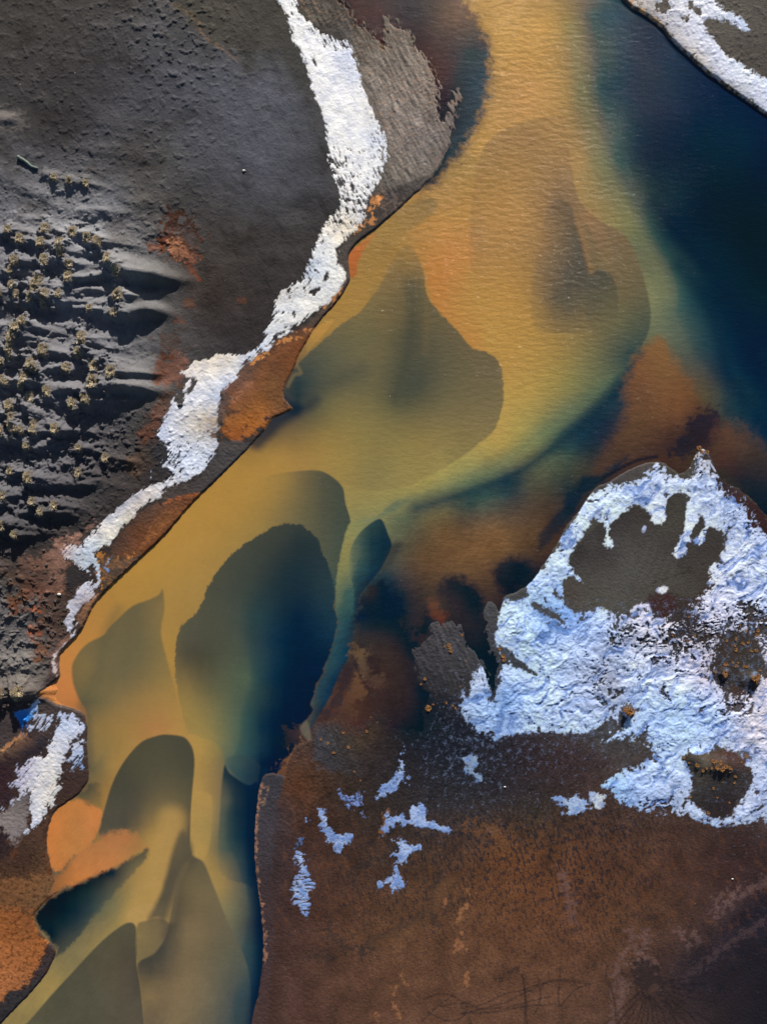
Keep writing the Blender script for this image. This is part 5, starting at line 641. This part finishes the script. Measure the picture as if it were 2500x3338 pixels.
def mesh_from_grid(name, X, Y, Z, C, fmask=None, mat=None, extra=None):
    """X,Y,Z,C on an (ny,nx) grid; keep the faces in fmask"""
    ny, nx = Z.shape
    idx = np.arange(ny*nx, dtype=np.int64).reshape(ny, nx)
    f = np.stack([idx[1:, :-1], idx[1:, 1:], idx[:-1, 1:], idx[:-1, :-1]], -1)
    f = f[fmask] if fmask is not None else f.reshape(-1, 4)
    used = np.zeros(ny*nx, bool); used[f.ravel()] = True
    remap = np.cumsum(used)-1; f = remap[f]
    co = np.stack([wx(X), wy(Y), Z], -1).reshape(-1, 3)[used].astype(np.float32)
    cc = C.reshape(-1, 3)[used]
    me = bpy.data.meshes.new(name)
    me.vertices.add(len(co)); me.vertices.foreach_set('co', co.ravel())
    me.loops.add(f.size); me.loops.foreach_set('vertex_index', f.ravel().astype(np.int32))
    me.polygons.add(len(f)); me.polygons.foreach_set('loop_start', np.arange(0, f.size, 4, dtype=np.int32))
    me.polygons.foreach_set('loop_total', np.full(len(f), 4, np.int32)); me.polygons.foreach_set('use_smooth', np.ones(len(f), bool))
    me.update(calc_edges=True)
    at = me.color_attributes.new('tint', 'FLOAT_COLOR', 'POINT')
    at.data.foreach_set('color', np.concatenate([cc, np.ones((len(cc), 1), np.float32)], 1).astype(np.float32).ravel())
    for k, v in (extra or {}).items():
        a = me.attributes.new(k, 'FLOAT', 'POINT'); a.data.foreach_set('value', v.reshape(-1)[used].astype(np.float32))
    ob = bpy.data.objects.new(name, me); COL.objects.link(ob)
    if mat: me.materials.append(mat)
    return ob
def mat_new(name):
    m = bpy.data.materials.new(name); m.use_nodes = True; t = m.node_tree; t.nodes.clear()
    return m, t
def N(t, typ, **k):
    n = t.nodes.new(typ)
    for a, b in k.items(): setattr(n, a, b)
    return n
def obj_coord(t, scale=(1, 1, 1), rot=0):
    tc = N(t, 'ShaderNodeTexCoord'); mp = N(t, 'ShaderNodeMapping'); mp.inputs['Scale'].default_value = scale; mp.inputs['Rotation'].default_value = (0, 0, rot)
    t.links.new(tc.outputs['Object'], mp.inputs[0]); return mp.outputs[0]
def noise(t, vec, scale, det=4, rough=.6):
    n = N(t, 'ShaderNodeTexNoise'); n.inputs['Scale'].default_value = scale; n.inputs['Detail'].default_value = det; n.inputs['Roughness'].default_value = rough
    t.links.new(vec, n.inputs['Vector']); return n.outputs[0]
def mathn(t, op, a, b):
    n = N(t, 'ShaderNodeMath', operation=op)
    for i, v in enumerate((a, b)):
        if isinstance(v, (int, float)): n.inputs[i].default_value = v
        else: t.links.new(v, n.inputs[i])
    return n.outputs[0]
def tinted(t, amount, scale, det=5):
    at = N(t, 'ShaderNodeAttribute', attribute_name='tint')
    nz = noise(t, obj_coord(t), scale, det, .7)
    k = mathn(t, 'ADD', mathn(t, 'MULTIPLY', nz, amount*2), 1-amount)
    mx = N(t, 'ShaderNodeVectorMath', operation='SCALE'); t.links.new(at.outputs['Color'], mx.inputs[0]); t.links.new(k, mx.inputs['Scale'])
    return mx.outputs[0]
def bump(t, h, dist, strength=1.0, nrm=None):
    b = N(t, 'ShaderNodeBump'); b.inputs['Distance'].default_value = dist; b.inputs['Strength'].default_value = strength
    t.links.new(h, b.inputs['Height'])
    if nrm is not None: t.links.new(nrm, b.inputs['Normal'])
    return b.outputs[0]
def soil_material():
    m, t = mat_new('wet_volcanic_sand')
    o = N(t, 'ShaderNodeOutputMaterial'); p = N(t, 'ShaderNodeBsdfPrincipled')
    t.links.new(tinted(t, .38, 5.5), p.inputs['Base Color']); p.inputs['Roughness'].default_value = .8; p.inputs['Specular IOR Level'].default_value = .12
    h = mathn(t, 'ADD', noise(t, obj_coord(t), 3.2, 6, .65), mathn(t, 'MULTIPLY', noise(t, obj_coord(t, (1, .35, 1)), 9, 3, .6), .3))
    t.links.new(bump(t, h, .085), p.inputs['Normal']); t.links.new(p.outputs[0], o.inputs[0]); return m
def ice_material():
    m, t = mat_new('frost_and_ice')
    o = N(t, 'ShaderNodeOutputMaterial'); p = N(t, 'ShaderNodeBsdfPrincipled')
    t.links.new(tinted(t, .10, 4.5), p.inputs['Base Color']); p.inputs['Roughness'].default_value = .55; p.inputs['Specular IOR Level'].default_value = .3
    h = noise(t, obj_coord(t), 4.5, 6, .7)
    t.links.new(bump(t, h, .05), p.inputs['Normal']); t.links.new(p.outputs[0], o.inputs[0]); return m
def water_material():
    m, t = mat_new('silty_river_water')
    o = N(t, 'ShaderNodeOutputMaterial'); df = N(t, 'ShaderNodeBsdfDiffuse'); gl = N(t, 'ShaderNodeBsdfGlossy'); mx = N(t, 'ShaderNodeMixShader'); fr = N(t, 'ShaderNodeFresnel')
    t.links.new(tinted(t, .035, 9, 2), df.inputs['Color']); fr.inputs['IOR'].default_value = 1.33; gl.inputs['Roughness'].default_value = .07
    at = N(t, 'ShaderNodeAttribute', attribute_name='chop'); ag = N(t, 'ShaderNodeAttribute', attribute_name='glint')
    big = noise(t, obj_coord(t, (.45, 1, 1), .12), 1.7, 3, .55)             # wind waves, crests across the photo
    fine = noise(t, obj_coord(t, (.7, 1, 1), .3), 4.2, 3, .6)
    tiny = noise(t, obj_coord(t, (.8, 1, 1), -.2), 9, 2, .6)
    h = mathn(t, 'ADD', mathn(t, 'MULTIPLY', big, mathn(t, 'MULTIPLY', at.outputs['Fac'], 1.3)), mathn(t, 'MULTIPLY', fine, .06))
    t.links.new(bump(t, h, .085), df.inputs['Normal'])
    h2 = mathn(t, 'ADD', mathn(t, 'MULTIPLY', big, 1.0), mathn(t, 'ADD', fine, mathn(t, 'MULTIPLY', tiny, .8)))
    h2 = mathn(t, 'MULTIPLY', h2, mathn(t, 'ADD', mathn(t, 'ADD', mathn(t, 'MULTIPLY', at.outputs['Fac'], .75), .25), mathn(t, 'MULTIPLY', ag.outputs['Fac'], .8)))
    n2 = bump(t, h2, .11); t.links.new(n2, gl.inputs['Normal'])
    t.links.new(fr.outputs[0], mx.inputs[0]); t.links.new(df.outputs[0], mx.inputs[1]); t.links.new(gl.outputs[0], mx.inputs[2]); t.links.new(mx.outputs[0], o.inputs[0]); return m
SOIL, ICEM, WATER = soil_material(), ice_material(), water_material()
def tag(o, label=None, cat=None, group=None, kind=None):
    if label and len(label.split()) > 16: print('LONG', label)
    if kind: o['kind'] = kind
    if label: o['label'] = label
    if cat: o['category'] = cat
    if group: o['group'] = group
    return o
PX, PY = np.meshgrid(ax, ay)
wsf = 2+34*sstep(1000, 1080, GX)*sstep(1560, 1480, GX)*sstep(2230, 2330, GY)*sstep(2640, 2560, GY)
inw = sstep(-1, 1, (riv_r+.6*(wsf-2)+wsf*.6*N_edge*(wsf > 3))/wsf)[..., None]
gcol = land*(1-inw)+wat*inw
g = mesh_from_grid('ground', PX, PY, pad(H), pad(gcol), mat=SOIL); tag(g, kind='structure')
chop = HA(P('O', (1100,100,[1.]),(1250,300,[1.]),(1150,450,[1.]),(1200,600,[.9]),(1150,700,[.7]),(1400,300,[.35]),(1330,60,[.8]),(1500,100,[.35]),(1500,600,[.3]),(1050,850,[.45]),(900,700,[.4]),(850,900,[.3]),(600,1000,[.12]),(500,1300,[.05]),(400,1700,[.05]),(300,2000,[.05]),(1000,1150,[.6]),(1300,950,[.6]),(900,1400,[.5])))
wm = riv_r > -14; fm = wm[:-1, :-1] | wm[1:, 1:]
fmp = np.pad(fm, ((NE, NE), (NE, NE)), mode='edge')
wz = np.full(H.shape, 0.0, np.float32)
r = mesh_from_grid('river', PX, PY, pad(wz), pad(wat), fmask=fmp, mat=WATER, extra={'chop': pad(chop), 'glint': pad(sum(a_*np.exp(-((GX-x_*1.5088)**2+((GY-y_*1.5088)*.8)**2)/(r_*1.5088)**2) for x_, y_, r_, a_ in ((1095,88,34,1.0),(1120,30,90,.5),(1240,30,90,.35),(1060,130,110,.25))).astype(np.float32))}); tag(r, kind='structure')
relief = .5*N_small+.35*N_fine+.6*N_mid
for k in ICE:
    c = k['c']; m = c > .03
    jj, ii = np.where(m)
    if len(jj) == 0: continue
    j0, j1, i0, i1 = max(jj.min()-1, 0), jj.max()+2, max(ii.min()-1, 0), ii.max()+2
    sl_ = (slice(j0, j1), slice(i0, i1)); cs = c[sl_]
    col = rbf([(q[0], q[1], lin(q[2])) for q in k['cols']])[sl_]
    tone = (1+.16*N_mid+.10*N_small+.08*N_fine)[sl_]
    mot = sstep(-.05, .6, (1.2*np.abs(N_mid)+1.3*N_edge+.9*N_small+.4*N_fine)[sl_])[..., None]*(.62 if k['name'] in ('ice_shelf', 'ice_patch') else .22)
    if k['name'] == 'ice_shelf':           # thin bluish ice between thicker white veins
        mot = np.clip(sstep(.2, -.6, WEB[sl_])*.55+sstep(.0, .38, SWI[sl_])*.75+mot[..., 0]*.2, 0, .9)[..., None]; col = col*1.2
    col = col*(1-mot)+lin((80,120,188) if k['name'] in ('ice_shelf', 'ice_patch') else (100,126,176))*mot
    a = sstep(.12, .95, cs)[..., None]
    if k['name'] == 'ice_shelf': a = a*(1-.7*sstep(-.35, -.95, WEB[sl_]+.5*N_small[sl_]))[..., None]
    colr = gcol[sl_]*(1-a)+np.clip(col*tone[..., None], 0, .9)*a
    Z = H[sl_]+k['core'][sl_]*np.clip(.09+.12*N_mid+.10*N_edge-.22*SWI, 0, 1)[sl_]*sstep(.1, .9, cs)*(k['name'] == 'ice_shelf')+k['thick']*(.35+.65*k['core'][sl_])*(sstep(0, .6, cs)-.2)+k['rough']*(.3+.7*k['core'][sl_])*relief[sl_]*sstep(.2, .9, cs)
    mm = m[sl_]; fm = mm[:-1, :-1] | mm[1:, 1:] | mm[1:, :-1] | mm[:-1, 1:]
    ob = mesh_from_grid(k['name'], GX[sl_], GY[sl_], Z, colr.astype(np.float32), fmask=fm, mat=ICEM)
    tag(ob, k['label'], k['cat'], k['group'])

# ------------------------------------------------------------------ grass, stones, driftwood
def gz(px, py):
    i = int(round((px-X0)/ST)); j = int(round((py-Y0)/ST))
    return float(H[min(max(j, 0), NY-1), min(max(i, 0), NX-1)])
def plain_mat(name, c0, c1, scale=6, rough=.8):
    m, t = mat_new(name)
    o = N(t, 'ShaderNodeOutputMaterial'); p = N(t, 'ShaderNodeBsdfPrincipled'); r_ = N(t, 'ShaderNodeValToRGB')
    r_.color_ramp.elements[0].position = .35; r_.color_ramp.elements[1].position = .65
    r_.color_ramp.elements[0].color = tuple(lin(c0))+(1,); r_.color_ramp.elements[1].color = tuple(lin(c1))+(1,)
    n = noise(t, obj_coord(t), scale, 4, .6); t.links.new(n, r_.inputs[0]); t.links.new(r_.outputs[0], p.inputs['Base Color'])
    p.inputs['Roughness'].default_value = rough; p.inputs['Specular IOR Level'].default_value = .15
    t.links.new(p.outputs[0], o.inputs[0]); return m
STRAW = plain_mat('dry_marram_grass', (104,94,76), (236,216,178), 5)
OCHRE = plain_mat('ochre_moss_and_stalks', (92,60,34), (205,152,98), 3)
ROCK = plain_mat('lava_stone', (52,50,50), (96,90,84), 3)
PALE = plain_mat('bleached_stone', (190,188,182), (225,222,214), 3)
WOOD = plain_mat('grey_driftwood', (88,104,100), (130,138,128), 4)
def poly_mesh(name, verts, faces, mat, smooth_=False):
    me = bpy.data.meshes.new(name); me.from_pydata(verts, [], faces); me.materials.append(mat); me.update()
    if smooth_: me.polygons.foreach_set('use_smooth', [True]*len(me.polygons))
    return me
def grass_mesh(seed, mat, nb=420, R=1.0, hgt=.55, wid=.06, blobs=5):
    rs = np.random.RandomState(seed); V = []; F = []
    cen = [(rs.uniform(-.5, .5)*R, rs.uniform(-.5, .5)*R, rs.uniform(.45, .75)*R) for _ in range(blobs)]
    for k in range(nb):
        cx0, cy0, rr = cen[k % blobs]
        a = rs.rand()*6.283; q = math.sqrt(rs.rand())*rr; x, y = cx0+math.cos(a)*q, cy0+math.sin(a)*q
        z0 = -.22*(x*x+y*y)/R-.12
        out = math.atan2(y, x)+rs.normal()*.7; L = hgt*rs.uniform(.6, 1.2); lean = rs.uniform(.3, 1.1)+.4*math.hypot(x, y)/R
        dx, dy = math.cos(out)*L*lean, math.sin(out)*L*lean
        px, py = -math.sin(out)*wid, math.cos(out)*wid; b = len(V)
        V += [(x-px, y-py, z0), (x+px, y+py, z0), (x+dx*.5+px*.8, y+dy*.5+py*.8, z0+L*.75), (x+dx*.5-px*.8, y+dy*.5-py*.8, z0+L*.75), (x+dx, y+dy, z0+L*(.95-.25*lean))]
        F += [(b, b+1, b+2, b+3), (b+3, b+2, b+4)]
    return poly_mesh('grass_tussock', V, F, mat)
def mound_grass(seed, cx0, cy0, rr, mat=STRAW, dens=1.0):
    """blades rooted on the mound itself, coordinates relative to the mound's foot"""
    rs = np.random.RandomState(seed); V = []; F = []; z00 = gz(cx0, cy0); nb = int((60+rr*(44 if rr > 18 else 30))*dens)
    for k in range(nb):
        x = rs.normal(-.12, .42)*rr; y = rs.normal(-.15, .58)*rr
        if abs(x) > rr*.62 or abs(y) > rr*.85: x *= .35; y *= .35
        z = gz(cx0+x, cy0+y)-z00-.03; X, Y = x*S, -y*S
        out = math.atan2(Y, X)+rs.normal()*.8; L = rs.uniform(.08, .22); wd = rs.uniform(.016, .032)
        dx, dy = math.cos(out)*L*.9, math.sin(out)*L*.9; px, py = -math.sin(out)*wd, math.cos(out)*wd; b = len(V)
        V += [(X-px, Y-py, z), (X+px, Y+py, z), (X+dx*.5+px*.8, Y+dy*.5+py*.8, z+L*.55), (X+dx*.5-px*.8, Y+dy*.5-py*.8, z+L*.55), (X+dx, Y+dy, z+L*.62)]
        F += [(b, b+1, b+2, b+3), (b+3, b+2, b+4)]
    o = bpy.data.objects.new('grass_tussock', poly_mesh('grass_tussock', V, F, mat)); COL.objects.link(o)
    o.location = (wx(cx0), wy(cy0), z00); return o
SMALL = [grass_mesh(20+s, OCHRE, nb=130, R=1.0, hgt=.7, wid=.13, blobs=3) for s in range(3)]
def ordw(n): return {1:'first',2:'second',3:'third',4:'fourth',5:'fifth',6:'sixth',7:'seventh',8:'eighth',9:'ninth',10:'tenth',11:'eleventh',12:'twelfth',13:'thirteenth',14:'fourteenth',15:'fifteenth',16:'sixteenth',17:'seventeenth',18:'eighteenth'}.get(n, str(n)+'th')
def sized(r): return 'broad' if r > 21 else ('middling' if r > 17 else 'small')
rows = sorted([t for t in TU if t[0] > 0], key=lambda q: q[1])
bands = [rows[i:i+9] for i in range(0, len(rows), 9)]
cnt = 0
for bi, band in enumerate(bands):
    for xi, (x, y, rr, h) in enumerate(sorted(band, key=lambda q: q[0])):
        o = mound_grass(cnt, x, y, rr*1.0); cnt += 1
        tag(o, '%s straw tussock on a sand mound, %s from left in %s dune row from top' % (sized(rr), ordw(xi+1), ordw(bi+1)), 'grass tussock', 'straw grass tussocks on the dark dunes')
def tufts(lst, where, grp, rmul=1.0):
    lst = sorted(lst, key=lambda q: (q[0], q[1]))
    for i, (x, y, rr) in enumerate(lst):
        o = bpy.data.objects.new('ochre_tuft', SMALL[i % 3]); COL.objects.link(o); s = rr*S*rmul*.72
        o.location = (wx(x), wy(y), gz(x, y)+s*.1); o.scale = (s, s, s*.9); o.rotation_euler = (0, 0, random.uniform(0, 6.28))
        tag(o, 'ochre tuft, %s from left %s' % (ordw(i+1), where), 'tuft', grp)
tufts(P('L', (1270,255,8),(1230,240,4),(1320,270,5),(1345,270,5),(1300,285,6),(1360,232,10),(1380,262,9),(1395,240,8),(1408,278,9),(1420,262,8),(1447,268,8),(1445,290,5),(1480,317,6),(1475,352,5),(1415,350,3),(1366,384,5),(1385,433,4),(1240,431,5),(1335,517,6),(1205,217,5),(1452,460,4),(1512,240,4)), 'on the round dark sand island in the ice', 'ochre tufts on the round sand island')
tufts(P('I', (1145,1105,7),(1225,1140,6),(1260,1115,5),(1160,1145,4),(1110,1237,6),(1350,1220,4),(1322,1025,5),(1232,1010,4),(1330,1108,4),(1365,1096,5),(1330,1076,4)), 'in the mottled frost beside the dark sand patch', 'ochre tufts in the mottled frost')
tufts(P('I', (1540,1085,6),(1600,1088,7),(1602,1110,7),(1485,1132,6),(1550,1147,6),(1525,1155,6),(1480,1167,5),(1433,1140,5),(1482,1191,7),(1570,1196,6),(1595,1195,6),(1430,1267,8),(1467,1258,5),(1485,1276,6),(1497,1262,4),(1525,1280,5),(1545,1280,6),(1422,1310,10),(1422,1325,8),(1575,1340,12),(1590,1330,10),(1590,1362,7),(1617,1300,5),(1374,1310,5),(1507,1055,4)), 'on the dark sand patch at the right edge', 'ochre tufts on the ringed sand patch')
tufts(P('M', (1165,425,7),(1175,440,6),(1180,460,6),(1138,428,4),(1256,352,5),(1138,300,3),(1000,650,6),(978,683,4),(1280,525,3),(1237,700,3)), 'on the ripple marked grey island', 'ochre tufts on the ripple marked island')
tufts(P('M', (610,775,5),(640,905,6),(612,1003,5),(455,1010,5),(487,1112,6),(390,1145,6),(350,1085,5),(305,1057,4),(685,940,3),(570,1332,3),(528,1273,4)), 'on the lobed brown sand right of the river', 'ochre tufts on the lobed brown sand')
tufts(P('I', (232,1220,9),(235,1245,7),(212,1185,6),(1218,120,8),(1290,105,9),(1330,125,7),(1300,120,6)), 'caught along the margin of the broad ice shelf', 'ochre tufts on the ice shelf margin')
tufts(P('M', (1035,850,11),(1025,840,7),(1060,820,4),(1150,810,4),(1210,845,5),(1190,830,4)), 'in the dark channel under the ice shelf', 'ochre tufts in the dark channel')
tufts(P('L', (955,358,5),(1052,357,4),(1083,358,4),(1540,210,5)), 'standing alone on the tapering frost tongue', 'ochre tufts on the frost tongue')
o = bpy.data.objects.new('grass_tussock', grass_mesh(99, OCHRE, nb=260, blobs=4)); COL.objects.link(o); q = P('I', (908,1515))[0]
o.location = (wx(q[0]), wy(q[1]), gz(*q)); o.scale = (.62, .42, .5); tag(o, 'lone tuft crowned sand hummock standing in the blue white ice shelf', 'grass tussock')
def stone_mesh(seed, mat):
    rs = np.random.RandomState(seed); V = []; F = []
    n = 9; rings = 5
    for i in range(rings):
        ph = math.pi*(i+.5)/rings
        for k in range(n):
            a = 6.283*k/n; rr = math.sin(ph)*rs.uniform(.8, 1.15)
            V.append((math.cos(a)*rr, math.sin(a)*rr*.8, math.cos(ph)*.75*rs.uniform(.85, 1.1)))
    for i in range(rings-1):
        for k in range(n): F.append((i*n+k, (i+1)*n+k, (i+1)*n+(k+1) % n, i*n+(k+1) % n))
    F.append(tuple(range(n))); F.append(tuple(range(len(V)-1, len(V)-n-1, -1)))
    return poly_mesh('stone', V, F, mat, True)
SM = [stone_mesh(s, ROCK) for s in range(4)]; PM = stone_mesh(9, PALE)
st = P('U', (165,1505,13),(145,1440,8),(100,1370,9),(248,1310,7),(345,1150,10),(365,1260,12),(295,1262,8),(435,1535,9),(395,1645,8),(400,1580,7),(455,1670,6),(470,1560,6),(350,1530,7),(405,1360,7),(480,1690,8),(430,1770,8),(385,1625,6),(330,1500,6),(280,1490,6),(355,1450,5),(60,1500,7),(120,1490,6),(30,1460,7),(515,1208,6),(495,1745,6),(460,1700,5),(410,1610,5),(370,1560,6))
st = sorted(st)
for i, (x, y, rr) in enumerate(st):
    o = bpy.data.objects.new('stone', SM[i % 4]); COL.objects.link(o); s = rr*S*.5
    o.location = (wx(x), wy(y), gz(x, y)+s*.25); o.scale = (s, s, s*.8); o.rotation_euler = (0, 0, random.uniform(0, 6.28))
    tag(o, '%s dark stone, %s from left among those on the reddish ground' % ('large' if rr > 9 else ('rounded' if rr > 6 else 'tiny'), ordw(i+1)), 'stone', 'dark stones on the reddish ground')
for q, s, lab in ((P('A', (1320,925))[0], .22, 'pale stone lying alone on the wide grey sand flat'), (P('G', (330,557))[0], .26, 'pale stone on the reddish ground left of the narrow ice ribbon'), (P('L', (240,375))[0], .15, 'small pale stone on the frosty brown flats'), (P('L', (1467,872))[0], .14, 'little pale stone alone on the dark brown plain at right')):
    o = bpy.data.objects.new('pale_stone', PM); COL.objects.link(o); o.location = (wx(q[0]), wy(q[1]), gz(*q)+s*.3); o.scale = (s, s*.8, s*.7); tag(o, lab, 'stone')
q = P('D', (978,862))[0]; o = bpy.data.objects.new('stone', SM[1]); COL.objects.link(o); o.location = (wx(q[0]), wy(q[1]), gz(*q)+.1); o.scale = (.34, .26, .22); tag(o, 'dark stone frozen into the hollow of the white ice bend', 'stone')
# driftwood log
V = []; F = []; n = 8; pts_ = P('A', (105,853),(125,865),(150,880),(180,905),(212,915)); pp = smooth(pts_, False, 3)
for k, c in enumerate(pp):
    rr = .24*(1-.45*k/len(pp))*(1+.12*math.sin(k*2.1)); z = gz(*c)+.16
    dxy = pp[min(k+1, len(pp)-1)]-pp[max(k-1, 0)]; dxy = dxy/np.hypot(*dxy)
    for a in range(n):
        ca, sa = math.cos(6.283*a/n)*rr, math.sin(6.283*a/n)*rr
        V.append((wx(c[0])+(-dxy[1])*ca-wx(pts_[0][0]), wy(c[1])-dxy[0]*ca-wy(pts_[0][1]), z+sa-gz(*pts_[0][:2])))
for k in range(len(pp)-1):
    for a in range(n): F.append((k*n+a, k*n+(a+1) % n, (k+1)*n+(a+1) % n, (k+1)*n+a))
F.append(tuple(range(n))[::-1]); F.append(tuple(range((len(pp)-1)*n, len(pp)*n)))
o = bpy.data.objects.new('driftwood_log', poly_mesh('driftwood_log', V, F, WOOD, True)); COL.objects.link(o); o.location = (wx(pts_[0][0]), wy(pts_[0][1]), gz(*pts_[0][:2])); tag(o, 'weathered grey green log lying on the sand near the left edge', 'driftwood')
